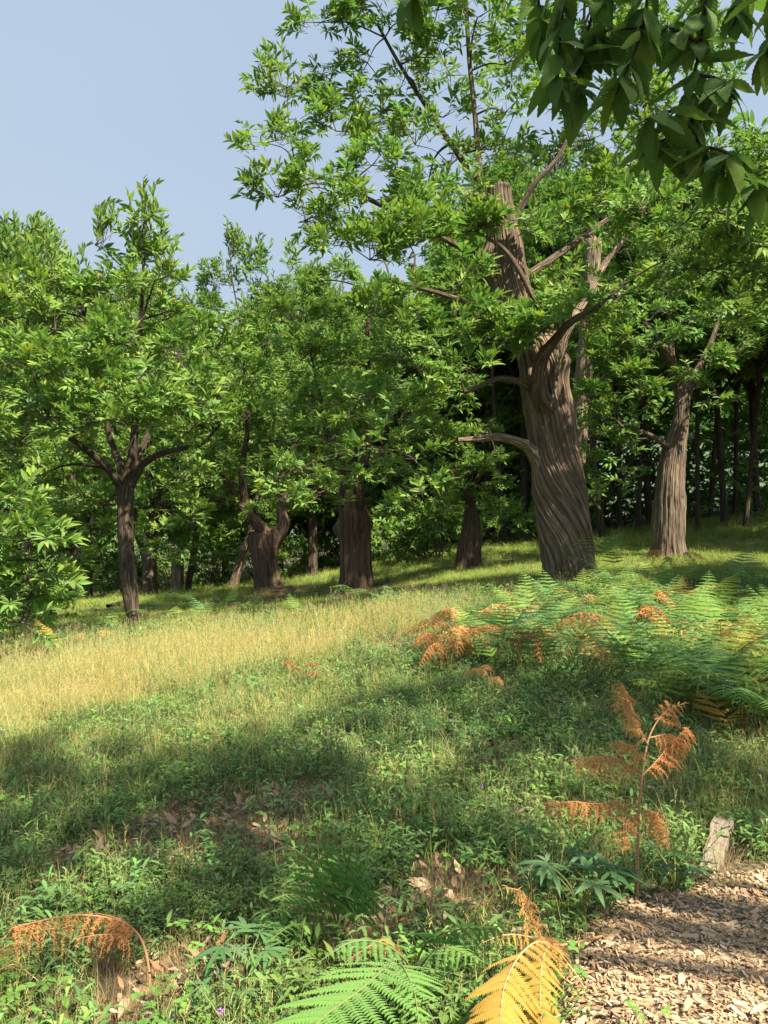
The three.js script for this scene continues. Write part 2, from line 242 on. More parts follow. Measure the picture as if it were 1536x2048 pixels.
// foliage list -> matrices per variant
function spraySpot(r, p, dir, s, spire) {       // dir: outward direction of the shoot
  const yaw = Math.atan2(-dir.z, dir.x) + r.n() * 0.7, pitch = spire ? r.r(1.05, 1.5) : Math.asin(clamp(dir.y, -1, 1)) * 0.6 + r.n() * 0.55 + 0.1;
  const m = new THREE.Matrix4().compose(p, new THREE.Quaternion().setFromEuler(new THREE.Euler(r.n() * 0.5, yaw, pitch, 'YZX')), V(s, s, s));
  return { v: spire ? 6 + Math.floor(r() * 2) : Math.floor(r() * 6), m, p };
}
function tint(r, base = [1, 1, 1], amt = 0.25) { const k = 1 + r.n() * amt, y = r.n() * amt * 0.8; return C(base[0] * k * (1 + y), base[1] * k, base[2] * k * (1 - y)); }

// ---------------------------------------------------------------- trees
const trunkShape = (o) => { // fissured, twisted, flared and burled cross-section
  const { seed = 1, twist = 0.5, deep = 0.10, lobes = 0.10, flare = 0.35, burls = [], k = 3.2, flareLen = 0.12 } = o;
  return (th, t, len) => {
    const tw = typeof twist === 'function' ? twist(len) : twist * len, a = th + tw, c = Math.cos(a), s = Math.sin(a);
    let q = 1 + lobes * noise(c * 1.1 + seed, s * 1.1, len * 0.35) + 0.05 * noise(Math.cos(th) * 2 + seed, Math.sin(th) * 2, len * 2.2);
    const rg = (1 - Math.abs(noise(c * k + seed * 3, s * k, len * 0.5)) * 2), r2 = (1 - Math.abs(noise(c * k * 2.4, s * k * 2.4 + seed, len * 1.1)) * 2), r3 = noise(c * k * 6, s * k * 6, len * 3 + seed);
    q += deep * (0.5 * rg + 0.42 * r2 + 0.26 * r3 - 0.45);
    const fl = Math.exp(-t / flareLen * 1.2); q += flare * fl * (0.55 + 0.75 * noise(c * 1.5 + seed * 2, s * 1.5, 3.3));
    for (const [bt, bth, bw, bh] of burls) { let d = Math.abs(th - bth); d = Math.min(d, 2 * Math.PI - d); q += bh * Math.exp(-Math.pow((t - bt) / bw, 2) - Math.pow(d / 0.65, 2)) * (1 + 0.35 * noise(c * 4, s * 4, len * 6)); }
    return q;
  };
};
const pixPath = (list, D) => list.map(([x, y, , dd = 0]) => P(x, y, D + dd)), pixRad = (list, D) => list.map(([, , w, dd = 0]) => w * 0.5 / F * (D + dd));
function rel(pts, o) { return pts.map((p) => p.clone().sub(o)); }

// o: name,label,group,D,trunk:[[px,py,width,dD]],limbs,clumps:[[px,py,r,dD,density]],bark
function tree(o) {
  const r = RNG(o.seed || 5), D = o.D, tp = o.trunkPts || pixPath(o.trunk, D), tr = o.trunkRad || pixRad(o.trunk, D), base = onGround(tp[0].x, tp[0].z, -0.0);
  tp[0].y = Math.min(tp[0].y, base.y - 0.05);
  const t = thing(o.name || 'chestnut_tree', base, o.label, 'tree', o.group), bk = o.bark || M.barkGrey;
  const B = (pts) => rel(pts, base);
  mesh('trunk', tube(B(tp), tr, { radial: o.radial || 40, rings: o.rings || 70, shape: trunkShape({ seed: o.seed, ...(o.shape || {}) }), around: o.around || 2, along: o.along || 0.55, twist: o.uvTwist || 0, twistFn: o.twistFn, hollow: o.hollow, rough: o.rough }), bk, t);
  const nodes = []; tp.forEach((p, i) => { if (i >= tp.length * 0.45) nodes.push({ p, r: tr[i] }); });
  for (const l of o.limbs || []) {
    const pts = l.pts || pixPath(l.px, D), rad = l.rad || pixRad(l.px, D);
    mesh('limb', tube(B(pts), rad, { radial: 12, rings: pts.length * 7, shape: trunkShape({ seed: (o.seed || 1) + pts[0].x, flare: l.flare ?? 0.15, deep: 0.12, lobes: 0.12, k: 1.4 }), around: 1, along: 0.8, hollow: l.cut ? rad[rad.length - 1] * 0.4 : 0 }), l.bark || bk, t);
    if (!l.dead) { const cv = new THREE.CatmullRomCurve3(pts); for (let k = 3; k <= 8; k++) nodes.push({ p: cv.getPoint(k / 8), r: lerp(rad[0], rad[rad.length - 1], k / 8) }); }
  }
  // crown: boughs to each clump, shoots through its volume
  const crown = new THREE.Group(); crown.name = 'crown'; t.add(crown);
  const spots = [], boughs = [], tw = newBuf();
  const top = Math.max(...o.clumps.map((c) => c[1]));
  for (const [cp, cr, dens = 1, spire = 0] of o.clumpPts || o.clumps.map((c) => [P(c[0], c[1], D + (c[3] || 0)), c[2], c[4] ?? 1, c[5] || 0])) {
    let best = null, bd = 1e9; for (const n of nodes) { const d = n.p.distanceTo(cp) + (n.p.y > cp.y + 0.3 ? 1.2 : 0); if (d < bd) { bd = d; best = n; } }
    if (best && bd > 0.2 && !o.noBoughs) {
      const mid = best.p.clone().lerp(cp, 0.5).add(V(r.n() * 0.12 * bd, 0.12 * bd, r.n() * 0.12 * bd)), r0 = clamp(Math.min(best.r * 0.6, 0.012 + 0.013 * bd), 0.010, 0.08);
      boughs.push(tube(B([best.p, mid, cp]), [r0, r0 * 0.72, Math.max(0.007, r0 * 0.4)], { radial: 6, rings: 8, around: 1, along: 1 }));
      if (nodes.length < 300) nodes.push({ p: mid, r: r0 * 0.7 }, { p: cp, r: r0 * 0.45 });
    }
    const n = Math.round(dens * (o.density || 1) * 52 * cr * cr * 3.1 * 0.62), flat = o.flat || 0.78, sc = o.scale || 1;
    const subs = []; for (let k = 0; k < Math.max(3, Math.round(5 * cr)); k++) { const d = V(r.n(), r.n() * 0.8 + 0.15, r.n()).normalize(); subs.push(cp.clone().add(V(d.x * cr * 0.6, d.y * cr * 0.6 * flat, d.z * cr * 0.6))); }
    for (const s of subs) stick(tw, cp.clone().sub(base), s.clone().sub(base), 0.012, 0.006, [0.10, 0.085, 0.055]);
    for (let k = 0; k < n; k++) {
      const sb = subs[k % subs.length], d = V(r.n(), r.n(), r.n()).normalize(), q = Math.pow(r(), 0.45) * cr * 0.52, p = sb.clone().add(V(d.x * q, d.y * q * flat, d.z * q));
      const out = p.clone().sub(cp).normalize(); out.y += 0.25; out.normalize();
      const isSpire = r() < spire; if (isSpire) p.y += cr * 0.45 * r();
      spots.push(spraySpot(r, p.sub(base), out, sc * r.r(0.78, 1.18), isSpire));
      if (k % 3 === 0) stick(tw, sb.clone().sub(base), p, 0.005, 0.003, [0.10, 0.09, 0.05]);
    }
  }
  if (boughs.length) { boughs.forEach((g) => mesh('bough', g, bk, crown)); }
  if (tw.pos.length) mesh('twigs', bufGeo(tw), M.leaf, crown, 'stuff');
  let rest = spots;
  if (o.single) {                                // the sprays that show largest are parts of their own
    const eye = camera.position.clone().sub(base), key = (s) => { const w = s.p.clone().add(base), [x, y] = proj(w); return (x < -20 || x > 1556 || y < -20) ? 1e6 : s.p.distanceTo(eye); };
    const sorted = spots.map((s) => [key(s), s]).sort((a, b) => a[0] - b[0]).map((e) => e[1]);
    sorted.slice(0, o.single).forEach((s) => { const m = mesh('leaf_spray', ALLSPRAYS[s.v], r.pick(o.leafMats || [M.leaf, M.leafB, M.leafC]), crown); m.applyMatrix4(s.m); });
    rest = sorted.slice(o.single);
  }
  for (let v = 0; v < ALLSPRAYS.length; v++) { const l = rest.filter((s) => s.v === v); instances('foliage', ALLSPRAYS[v], M.leaf, l.map((s) => s.m), crown, 'stuff', l.map(() => tint(r, o.tint, 0.2))); }
  return t;
}
// clumps that fill an ellipsoid crown, in world metres
function fill(seed, c, R, n, cr, spire = 0.1, dens = 1) {
  const r = RNG(seed), out = [];
  for (let i = 0; i < n; i++) { const y = 1 - 2 * (i + 0.5) / n, a = i * 2.39996 + seed, q = Math.sqrt(1 - y * y), s = r.r(0.55, 0.95); out.push([V(c.x + Math.cos(a) * q * R.x * s, c.y + y * R.y * s, c.z + Math.sin(a) * q * R.z * s), cr * r.r(0.75, 1.25), dens, y > 0.3 ? spire : 0.02]); }
  return out;
}

// the tall pollard in the middle of the picture
{
  const twist = (l) => 1.7 * sstep(0.2, 2.5, l) + 0.06 * l;
  tree({
    seed: 3, D: 14, bark: M.barkMain, radial: 190, rings: 300, around: 3, along: 0.32, twistFn: (l) => 1.7 * sstep(0.2, 2.5, l) + 0.06 * l, hollow: 0.10, rough: 0.10, single: 300, density: 0.86,
    label: 'tall old chestnut with thick twisted furrowed trunk and sawn hollow top', tint: [1.05, 1.05, 0.95],
    shape: { twist, deep: 0.12, lobes: 0.08, flare: 0.16, k: 3.6, burls: [[0.50, 4.6, 0.030, 0.34], [0.46, 5.4, 0.025, 0.36], [0.76, 3.2, 0.025, 0.45], [0.44, 4.2, .02, .2], [0.60, 0.3, 0.03, 0.2], [0.985, 5.2, 0.02, 0.22]], flareLen: 0.07 },
    trunk: [[1141, 1162, 104], [1136, 1120, 98], [1128, 1050, 100], [1119, 980, 102], [1110, 900, 95], [1098, 830, 95], [1090, 780, 94], [1083, 730, 88], [1070, 680, 88], [1043, 640, 80], [1025, 600, 80], [1013, 550, 80], [1007, 480, 66], [1002, 430, 54], [999, 392, 46], [998, 372, 40]],
    limbs: [
      { dead: 1, bark: M.barkPale, px: [[1085, 935, 34, -.1], [1058, 897, 24, -.3], [1030, 882, 18, -.5], [995, 874, 16, -.6], [955, 878, 13, -.8], [915, 880, 10, -.9]] },
      { bark: M.barkBrown, px: [[1092, 815, 40, -.3], [1078, 785, 34, -.62], [1078, 745, 30, -.75], [1086, 712, 26, -.9], [1108, 682, 20, -1.1], [1140, 645, 15, -1.5], [1200, 610, 10, -1.9]] },
      { bark: M.barkPale, px: [[1096, 765, 46, -.1], [1112, 715, 34, -.35], [1122, 680, 26, -.45], [1135, 655, 20, -.5], [1170, 600, 15, -.2], [1215, 520, 11, .2]] },
      { px: [[1075, 790, 20, -.3], [1045, 767, 14, -.6], [1000, 757, 11, -.9], [930, 785, 8, -1.3]] },
      { px: [[1075, 625, 13, -.5], [1060, 585, 11, -.75], [1035, 535, 10, -.8], [1008, 498, 8, -.8], [978, 478, 6, -.9]] },
      { bark: M.barkPale, px: [[985, 440, 16, .1], [962, 385, 13, .25], [957, 320, 12, .3], [950, 230, 10, .3], [938, 110, 9, .3], [930, -60, 7, .3], [925, -220, 5, .3]] },
      { px: [[1022, 450, 15, 0], [1048, 405, 11, -.05], [1068, 368, 10, -.1], [1095, 340, 9, -.1], [1130, 290, 8, 0], [1160, 160, 7, .2], [1170, 0, 5, .4]] },
      { px: [[1000, 450, 14, .2], [930, 330, 12, .5], [870, 240, 9, .5], [800, 130, 7, .4], [740, 20, 5, .4]] },
      { px: [[1000, 540, 16, .3], [930, 500, 13, .4], [820, 440, 11, .1], [700, 380, 8, -.3], [590, 330, 5, -.5]] },
      { px: [[1040, 650, 16, -.2], [980, 620, 13, -.8], [890, 590, 10, -1.4], [780, 560, 7, -1.9]] },
      { px: [[1040, 560, 16, .3], [1130, 500, 12, .8], [1230, 430, 10, 1.4], [1330, 380, 7, 1.8]] },
    ],
    clumps: [
      [640, 45, .62, 0, .9], [715, 25, .7, .4], [795, 45, .65, -.2], [875, 20, .7, .5], [955, 35, .6, -.4, .8], [1040, 60, .65, .2], [1120, 30, .7, .6], [680, -90, .8], [800, -110, .9, .5], [930, -120, .9, -.4], [1060, -90, .9, .4], [870, -240, 1, .2], [1180, -90, .8],
      [575, 175, .55, -.5, 1, .2], [530, 285, .5, -.8], [600, 245, .55, -.3], [655, 150, .6, .1], [672, 262, .6, -.6], [555, 395, .52, -.7, 1.1], [640, 375, .6, -.9], [610, 440, .5, -.5], [735, 125, .55, .7, .8], [758, 222, .6, .5, .8], [812, 150, .5, -.2, .7], [868, 115, .5, .3, .7], [885, 235, .5, .9, .6], [1010, 130, .5, .3, .7], [1010, 225, .5, -.2, .7], [1080, 190, .6, .7], [980, 300, .4, .8, .6],
      [900, 330, .5, .4, .7], [830, 290, .55, -.3, .7], [745, 330, .6, -.5], [700, 425, .65, -1.1], [785, 410, .6, -.8], [860, 395, .55, .2], [905, 470, .55, -.9], [820, 490, .65, -1.3], [740, 520, .65, -1.5], [665, 490, .5, -1.2], [915, 570, .6, -1.3], [835, 610, .65, -1.6], [760, 635, .6, -1.9], [945, 645, .5, -1.3], [885, 700, .6, -1.6], [805, 720, .6, -1.9], [940, 745, .45, -1.2], [990, 690, .4, -1.2], [870, 790, .55, -1.3],
      [1000, 450, .26, -1.0, 2.6], [930, 415, .45, -1, 1.3], [1050, 445, .3, -.9, 1.8], [970, 450, .3, -1.1, 1.8], [1030, 655, .36, -.95, 2.6], [1060, 665, .34, -1.3, 2.2], [1110, 660, .3, -1.5, 2], [1090, 635, .38, -1.2, 2], [1000, 640, .3, -1, 1.8], [1060, 690, .2, -1.1, 1.5], [1330, 520, .5, -2.2], [1420, 540, .5, -2.6], [1500, 530, .55, -2.6], [1400, 480, .5, -2.8], [1470, 630, .3, -3, 1], [1570, 600, .6, -2.5], [1600, 500, .7, -2.4], [1640, 380, .8, -2.6], [1560, 330, .7, -2.4], [1470, 360, .6, -2.2], [1160, 620, .5, -1.5], [1235, 595, .5, -1.8], [1120, 560, .45, .2, .45], [1130, 440, .5, .9, .5], [1200, 400, .6, .9], [1110, 340, .4, .9, .45], [1180, 280, .6, 1.1, .6], [1260, 330, .7, 1.2], [1330, 370, .6, 1.4], [1250, 200, .8, 1.4], [1340, 240, .8, 1.6], [1240, 90, .8, 1], [1350, 100, .9, 1.3], [1450, 180, .9, 1.5], [1300, -60, 1, 1],
      [1290, 430, .5, -2.8, 1.1], [1370, 445, .5, -3.2, 1.1], [1440, 425, .5, -3.5, 1.1], [1510, 455, .5, -3.4, 1.1], [1590, 430, .6, -3.4], [1210, 460, .45, -2.0],
      [720, 800, .5, -1.6], [800, 840, .5, -1.9], [650, 880, .4, -1.2, .8], [760, 900, .45, -1.8, .8], [830, 920, .35, -1.8, .7], [560, 955, .32, -1.8, 1.1], [612, 935, .34, -1.7, 1], [518, 1000, .24, -1.7, 1.1], [575, 1005, .25, -1.8, 1], [640, 985, .25, -1.7, .9], [850, 985, .35, -1, .8],
      [900, 150, .8, 2.6, .7], [760, 260, .8, 2.8, .7], [1000, 300, .8, 2.9, .7], [850, 400, .8, 2.6, .8], [1050, 120, .8, 2.4, .7], [1120, 330, .8, 2.6],
    ],
  });
}
// young slim tree on the left with its forked stem
tree({
  seed: 8, D: 13, bark: M.barkDark, radial: 40, rings: 90, around: 1, along: 0.7, single: 220, density: 1.0, tint: [1.1, 1.06, 0.9],
  label: 'slim young chestnut at the left with bulging graft and forked stem', shape: { deep: 0.06, flare: 0.12, burls: [[0.27, 3.6, 0.02, 0.16]], twist: 0.1 },
  trunk: [[269, 1270, 24], [266, 1235, 23], [261, 1192, 29], [256, 1150, 31], [252, 1090, 29], [250, 1030, 30], [252, 980, 32], [262, 930, 20], [270, 860, 15], [276, 760, 11], [282, 640, 8], [288, 500, 5]],
  limbs: [
    { px: [[250, 1000, 24], [236, 965, 18, -.1], [212, 933, 15, -.3], [170, 898, 13, -.6], [135, 870, 9, -.9], [80, 810, 6, -1.1]] },
    { px: [[256, 985, 22], [240, 930, 14, .1], [222, 880, 11, .2], [205, 800, 9, .2], [180, 680, 7, .2], [150, 560, 5, .1]] },
    { px: [[258, 975, 20], [285, 930, 14, -.1], [320, 908, 13, -.3], [365, 897, 10, -.5], [400, 890, 7, -.7], [440, 850, 5, -.9]] },
    { dead: 1, bark: M.barkPale, px: [[205, 800, 7, .2], [200, 700, 6, .1], [197, 620, 5, .0], [193, 548, 3, -.1]] },
    { px: [[262, 950, 16, .2], [300, 860, 11, .8], [340, 760, 8, 1.2], [370, 660, 6, 1.4]] },
  ],
  clumps: [
    [290, 440, .34, 0, 1.2, .6], [285, 500, .42, .2, 1.1, .4], [310, 560, .45, -.3, 1, .3], [240, 530, .4, .3, 1, .5], [190, 490, .32, .2, .9, .8], [250, 600, .5, -.5], [330, 630, .5, .4], [180, 590, .5, -.2, 1, .2], [120, 560, .45, -.3, 1, .3], [60, 590, .5, -.5], [20, 640, .5, -.4], [110, 660, .55, -.8], [190, 690, .55, -1], [275, 690, .5, -1], [350, 710, .5, -.8], [380, 640, .4, -.2], [60, 730, .55, -1.1], [140, 760, .55, -1.4], [220, 780, .55, -1.5], [300, 770, .5, -1.5], [370, 790, .5, -1.3], [20, 800, .5, -1], [90, 840, .5, -1.4], [170, 850, .5, -1.7], [250, 850, .45, -1.8], [310, 840, .45, -1.6], [400, 840, .4, -1.1], [440, 790, .4, -.6], [30, 890, .5, -.8], [60, 960, .45, -.2], [120, 930, .35, .4], [430, 700, .45, .1], [470, 760, .4, .3], [120, 1040, .4, 1.6], [175, 1000, .4, 1.8], [200, 1075, .35, 2], [330, 985, .4, 1.6], [385, 1035, .35, 2.2], [310, 1060, .35, 2.4], [150, 1110, .35, 2.6], [90, 1090, .4, 2.2], [370, 960, .4, 1.2], [350, 1090, .3, 3],
    [150, 640, .8, 1.6, .8], [300, 620, .8, 1.8, .8], [380, 740, .7, 1.6, .8], [80, 760, .8, 1.7, .8], [220, 780, .8, 2, .8],
  ],
});
// the dry brown shoot in its crown
{
  const p = P(196, 572, 12.6), r = RNG(91), b = newBuf();
  for (let i = 0; i < 46; i++) { const e = mat4(V(r.n() * 0.05, r.r(-0.42, 0.2), r.n() * 0.05), new THREE.Euler(r.n() * 2, r() * 6.3, -1.2 + r.n()), 1); leafInto(b, { L: r.r(.08, .15), W: .035, m: e, droop: .6, fold: .7, color: [.34, .2, .1], tint: r.r(.7, 1.2) }); }
  stick(b, V(0, -0.9, 0.02), V(0, 0.2, 0), .012, .005, [.3, .22, .15]);
  const o = mesh('withered_shoot', bufGeo(b), M.deadLeaf, scene); o.position.copy(p); tag(o, 'dead upright shoot with withered brown leaves in the slim tree crown', 'branch');
}
// thick short pollard in the middle distance
tree({
  seed: 14, D: 20, bark: M.barkBrown, radial: 90, rings: 130, around: 2, along: 0.3, single: 60, density: .95,
  label: 'stout short chestnut pollard with knobbly shoulders and sticks piled at its foot',
  shape: { deep: 0.13, flare: 0.42, flareLen: 0.12, twist: 0.12, burls: [[0.46, 3.0, 0.06, 0.42], [0.49, 0.1, 0.05, 0.32], [0.52, 5.0, 0.05, 0.2]] },
  trunk: [[712, 1192, 66], [712, 1165, 62], [712, 1130, 62], [711, 1090, 62], [709, 1060, 60], [708, 1030, 56], [703, 985, 46], [706, 950, 40], [718, 915, 32], [728, 880, 24]],
  limbs: [
    { px: [[700, 1000, 26], [690, 960, 22, -.2], [672, 920, 16, -.4], [650, 850, 11, -.6], [630, 740, 7, -.8]] },
    { px: [[725, 930, 24], [735, 870, 18], [738, 780, 13, .2], [735, 680, 9, .4], [740, 580, 6, .5]] },
    { px: [[705, 1020, 24], [660, 990, 12, -.4], [600, 965, 9, -.8], [560, 950, 6, -1.1]] },
    { px: [[722, 960, 22], [770, 900, 14, .5], [830, 830, 9, .8], [870, 740, 6, 1]] },
  ],
  clumps: [[600, 570, .7, .2, 1, .3], [660, 560, .7, .8], [580, 640, .7, -.3], [650, 640, .8, 0], [720, 660, .8, .5], [600, 720, .8, -.6], [680, 730, .8, -.8], [760, 720, .8, .2], [580, 800, .7, -.8], [650, 800, .8, -1.4], [730, 800, .7, -1], [810, 790, .8, .1], [600, 870, .65, -1.3], [680, 870, .6, -1.8], [760, 860, .7, -1.4], [840, 860, .7, -.3], [560, 945, .5, -1.6, 1.2], [610, 950, .5, -1.9, 1.1], [520, 990, .3, -1.7], [560, 1010, .35, -1.6], [660, 940, .45, -1.8], [730, 960, .5, -2, 1.1], [790, 950, .55, -1.6], [850, 940, .55, -.9], [770, 1010, .5, -1.5], [830, 1010, .5, -1], [880, 990, .4, -.8], [700, 1005, .25, -1.5], [880, 880, .6, .4], [800, 650, .8, 1.4], [900, 780, .8, 1.4]],
});
// forked squat pollard left of it
tree({
  seed: 21, D: 24, bark: M.barkBrown, radial: 70, rings: 90, around: 2, along: 0.3, single: 40, hollow: .1, rough: .15,
  label: 'squat chestnut trunk splitting into two raised arms above a pale wood chip heap', shape: { deep: 0.12, flare: 0.3, burls: [[0.72, 3.0, 0.14, 0.25]], twist: 0.25 },
  trunk: [[538, 1184, 56], [535, 1155, 48], [531, 1120, 46], [530, 1095, 56], [530, 1070, 58], [528, 1058, 50]],
  limbs: [
    { px: [[540, 1090, 34], [520, 1055, 26, -.3], [500, 1032, 20, -.5], [480, 1010, 16, -.6], [455, 1000, 12, -.7], [415, 1000, 8, -.8]] },
    { px: [[538, 1095, 36], [556, 1072, 28], [567, 1050, 24], [563, 1020, 20, .1], [575, 960, 14, .2], [590, 880, 9, .3]] },
    { px: [[500, 1035, 18, -.5], [487, 985, 16, -.4], [485, 930, 13, -.3], [495, 860, 9, -.2], [490, 760, 6, 0], [480, 640, 5, 0]] },
    { px: [[482, 1010, 12, -.6], [455, 965, 9, -.8], [430, 930, 6, -1]] },
  ],
  clumps: [[460, 500, .55, 0, 1, .7], [450, 570, .7, .2, 1, .4], [510, 540, .6, .4, 1, .5], [540, 600, .7, .5], [480, 640, .8, -.2], [420, 620, .6, .3], [540, 690, .8, .2], [450, 710, .8, -.5], [510, 760, .8, -.7], [430, 800, .8, -.8], [490, 840, .7, -1], [560, 830, .7, -.4], [420, 890, .6, -.9], [540, 890, .6, -.9], [470, 920, .5, -1], [410, 950, .5, -1.1], [440, 1000, .35, -1], [390, 1010, .4, -.9], [600, 930, .5, .3], [450, 860, .9, 1.2], [560, 740, .9, 1.4]],
});
// short leaning stump-like tree near the dark wood
tree({
  seed: 25, D: 21, bark: M.barkBrown, radial: 60, rings: 90, around: 2, along: 0.35, single: 30,
  label: 'ragged narrow chestnut trunk at the grassy edge of the dark wood', shape: { deep: 0.16, flare: 0.25, lobes: .2, twist: 0.3 },
  trunk: [[937, 1136, 50], [938, 1110, 46], [941, 1080, 40], [944, 1050, 34], [941, 1020, 22], [938, 990, 14], [936, 950, 10]],
  limbs: [{ px: [[940, 1010, 14], [915, 960, 9, -.3], [880, 920, 6, -.5]] }, { px: [[938, 990, 12], [965, 940, 8], [990, 900, 5]] }],
  clumps: [[900, 960, .4, -.4], [940, 930, .5, -.2], [985, 930, .5, .2], [940, 985, .35, -.7, .9], [900, 1010, .35, -.5], [975, 1000, .35, -.3], [920, 890, .6, .3], [980, 860, .6, .5], [1000, 960, .4, .4]],
});
// pollard on the right in front of the dark wood
tree({
  seed: 31, D: 18, bark: M.barkGrey, radial: 80, rings: 120, around: 2, along: 0.35, single: 40, density: 0.9, tint: [.92, .98, .98],
  label: 'grey knotty chestnut pollard standing before the dark wood on the right', shape: { deep: 0.13, flare: 0.22, lobes: .14, twist: 0.08, burls: [[0.52, 5.2, .05, .18], [.3, 5.6, .05, .1]] },
  trunk: [[1338, 1118, 64], [1337, 1085, 58], [1338, 1040, 58], [1340, 990, 56], [1343, 940, 50], [1350, 890, 42], [1362, 840, 30], [1362, 790, 26], [1350, 745, 22], [1338, 705, 15]],
  limbs: [{ px: [[1362, 830, 22], [1385, 760, 15, .3], [1420, 690, 10, .6], [1450, 600, 7, .9]] }, { px: [[1340, 720, 15], [1300, 660, 11, -.4], [1250, 620, 7, -.8]] }, { px: [[1345, 745, 14], [1340, 640, 10, .3], [1330, 540, 7, .6]] }, { px: [[1345, 900, 16], [1300, 870, 9, -.5], [1240, 850, 6, -.8]] }],
  clumps: [[1180, 720, .6, -.4], [1230, 690, .6, -.6], [1300, 700, .6, -.8], [1240, 760, .55, -.8], [1180, 800, .5, -.3], [1220, 850, .5, -.6], [1160, 860, .35, 0], [1280, 790, .5, -.8], [1240, 900, .45, -.4, .8], [1300, 640, .6, -.6], [1380, 640, .65, -.3], [1450, 650, .7, -.2], [1400, 720, .55, -.9], [1330, 580, .7, .2], [1420, 560, .7, .4], [1500, 580, .8, .6], [1250, 570, .6, .3], [1480, 700, .6, .2], [1430, 780, .5, .2, .8], [1350, 500, .8, 1], [1450, 490, .8, 1.2], [1250, 960, .4, .5, .7], [1200, 960, .35, .8, .6]],
});
// dead-topped stem standing behind the big pollard
tree({
  seed: 33, D: 19.5, bark: M.barkPale, radial: 40, rings: 70, hollow: .05, rough: .1,
  label: 'pale broken-topped chestnut stem rising behind the tall twisted trunk', shape: { deep: 0.1, flare: 0.2 },
  trunk: [[1142, 1108, 40], [1150, 1000, 36], [1158, 850, 34], [1172, 700, 33], [1182, 560, 32], [1187, 490, 30], [1188, 478, 26]],
  limbs: [{ px: [[1180, 570, 16], [1215, 520, 12], [1255, 470, 9], [1300, 400, 6]] }, { px: [[1170, 720, 14], [1200, 640, 10, .3], [1240, 590, 7, .5]] }],
  clumps: [[1240, 500, .6, .4], [1300, 420, .7, .4], [1200, 640, .6, .6], [1130, 560, .6, .8], [1160, 480, .5, 1], [1240, 400, .7, .8], [1120, 690, .6, 1.2], [1190, 800, .6, 1.2], [1178, 640, .45, -1.6, 1.2], [1185, 715, .45, -1.5, 1.2], [1175, 790, .42, -1.4, 1.2], [1190, 860, .42, -1.2, 1.2], [1170, 930, .35, -1, 1.1], [1200, 1000, .35, -.8, 1], [1300, 520, .7, .9]],
});

// ---------------------------------------------------------------- trees farther back
function farTree(o) { // o: px, D, w (trunk px), topPy, R (crown radius m), lowPy, lean
  const b = ground(o.px, o.py || 1200), D = o.D, g = onGround((o.px - CX) / F * D, -D), top = EYE - (o.topPy - CY) / F * D, low = o.lowPy ? EYE - (o.lowPy - CY) / F * D : g.y + 1.2;
  const wr = o.w * 0.5 / F * D, fork = lerp(g.y, low, 0.9) + 0.4, lean = o.lean || 0, tp = [V(g.x, g.y - 0.05, g.z), V(g.x + lean * 0.4, lerp(g.y, fork, 0.4), g.z), V(g.x + lean, fork, g.z), V(g.x + lean * 1.2, lerp(fork, top, 0.4), g.z), V(g.x + lean * 1.3, lerp(fork, top, 0.75), g.z)];
  const c = V(g.x + lean + (o.dx || 0), (top + low) / 2, g.z), R = V(o.R, (top - low) / 2, o.R), n = Math.round(o.n || 7 + o.R * R.y * 1.7), r = RNG(o.seed);
  const limbs = []; for (let i = 0; i < 4; i++) { const a = i * 1.7 + o.seed; limbs.push({ pts: [V(g.x + lean, fork - 0.2 + i * 0.15, g.z), V(g.x + lean + Math.cos(a) * o.R * 0.3, fork + R.y * 0.35, g.z + Math.sin(a) * o.R * 0.3), V(c.x + Math.cos(a) * o.R * 0.7, c.y + R.y * r.r(-.1, .4), g.z + Math.sin(a) * o.R * 0.7)], rad: [wr * 0.6, wr * 0.4, 0.02] }); }
  return tree({ ...o, trunkPts: tp, trunkRad: [wr, wr * 0.95, wr * 0.9, wr * 0.45, 0.02], limbs, clumps: [[0, 0]], clumpPts: fill(o.seed, c, R, n, o.cr || 0.95, o.spire ?? 0.3, o.dens || 1), radial: 24, rings: 40, around: 1, along: 0.4, shape: { deep: 0.12, flare: 0.3 }, bark: o.bark || M.barkBrown, scale: o.scale || 1.1 });
}
const BACK = 'chestnut trees along the back of the meadow';
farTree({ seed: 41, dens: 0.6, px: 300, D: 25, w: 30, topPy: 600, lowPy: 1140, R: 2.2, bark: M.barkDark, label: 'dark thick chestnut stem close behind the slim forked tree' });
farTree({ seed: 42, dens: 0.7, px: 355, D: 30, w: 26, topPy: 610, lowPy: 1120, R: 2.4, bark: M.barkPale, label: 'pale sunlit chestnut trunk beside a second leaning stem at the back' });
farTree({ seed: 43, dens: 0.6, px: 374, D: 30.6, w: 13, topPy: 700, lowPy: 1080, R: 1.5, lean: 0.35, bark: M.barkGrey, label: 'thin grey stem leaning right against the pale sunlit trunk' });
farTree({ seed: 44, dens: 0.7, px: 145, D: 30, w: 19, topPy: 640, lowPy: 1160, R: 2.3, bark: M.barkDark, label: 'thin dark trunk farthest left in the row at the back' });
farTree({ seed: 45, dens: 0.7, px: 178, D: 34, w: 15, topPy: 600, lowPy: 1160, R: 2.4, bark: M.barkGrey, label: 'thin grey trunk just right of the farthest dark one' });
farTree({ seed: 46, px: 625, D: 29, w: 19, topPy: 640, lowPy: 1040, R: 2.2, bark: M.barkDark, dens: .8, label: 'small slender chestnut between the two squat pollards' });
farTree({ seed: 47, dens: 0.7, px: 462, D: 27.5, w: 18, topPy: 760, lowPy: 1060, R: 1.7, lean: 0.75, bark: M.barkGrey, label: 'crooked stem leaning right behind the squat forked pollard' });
farTree({ seed: 48, px: 55, D: 20, w: 16, topPy: 430, lowPy: 980, R: 1.9, spire: .7, cr: .8, bark: M.barkDark, label: 'tall feathery-topped chestnut at the left edge behind the slim tree', tint: [1.05, 1.05, .95] });
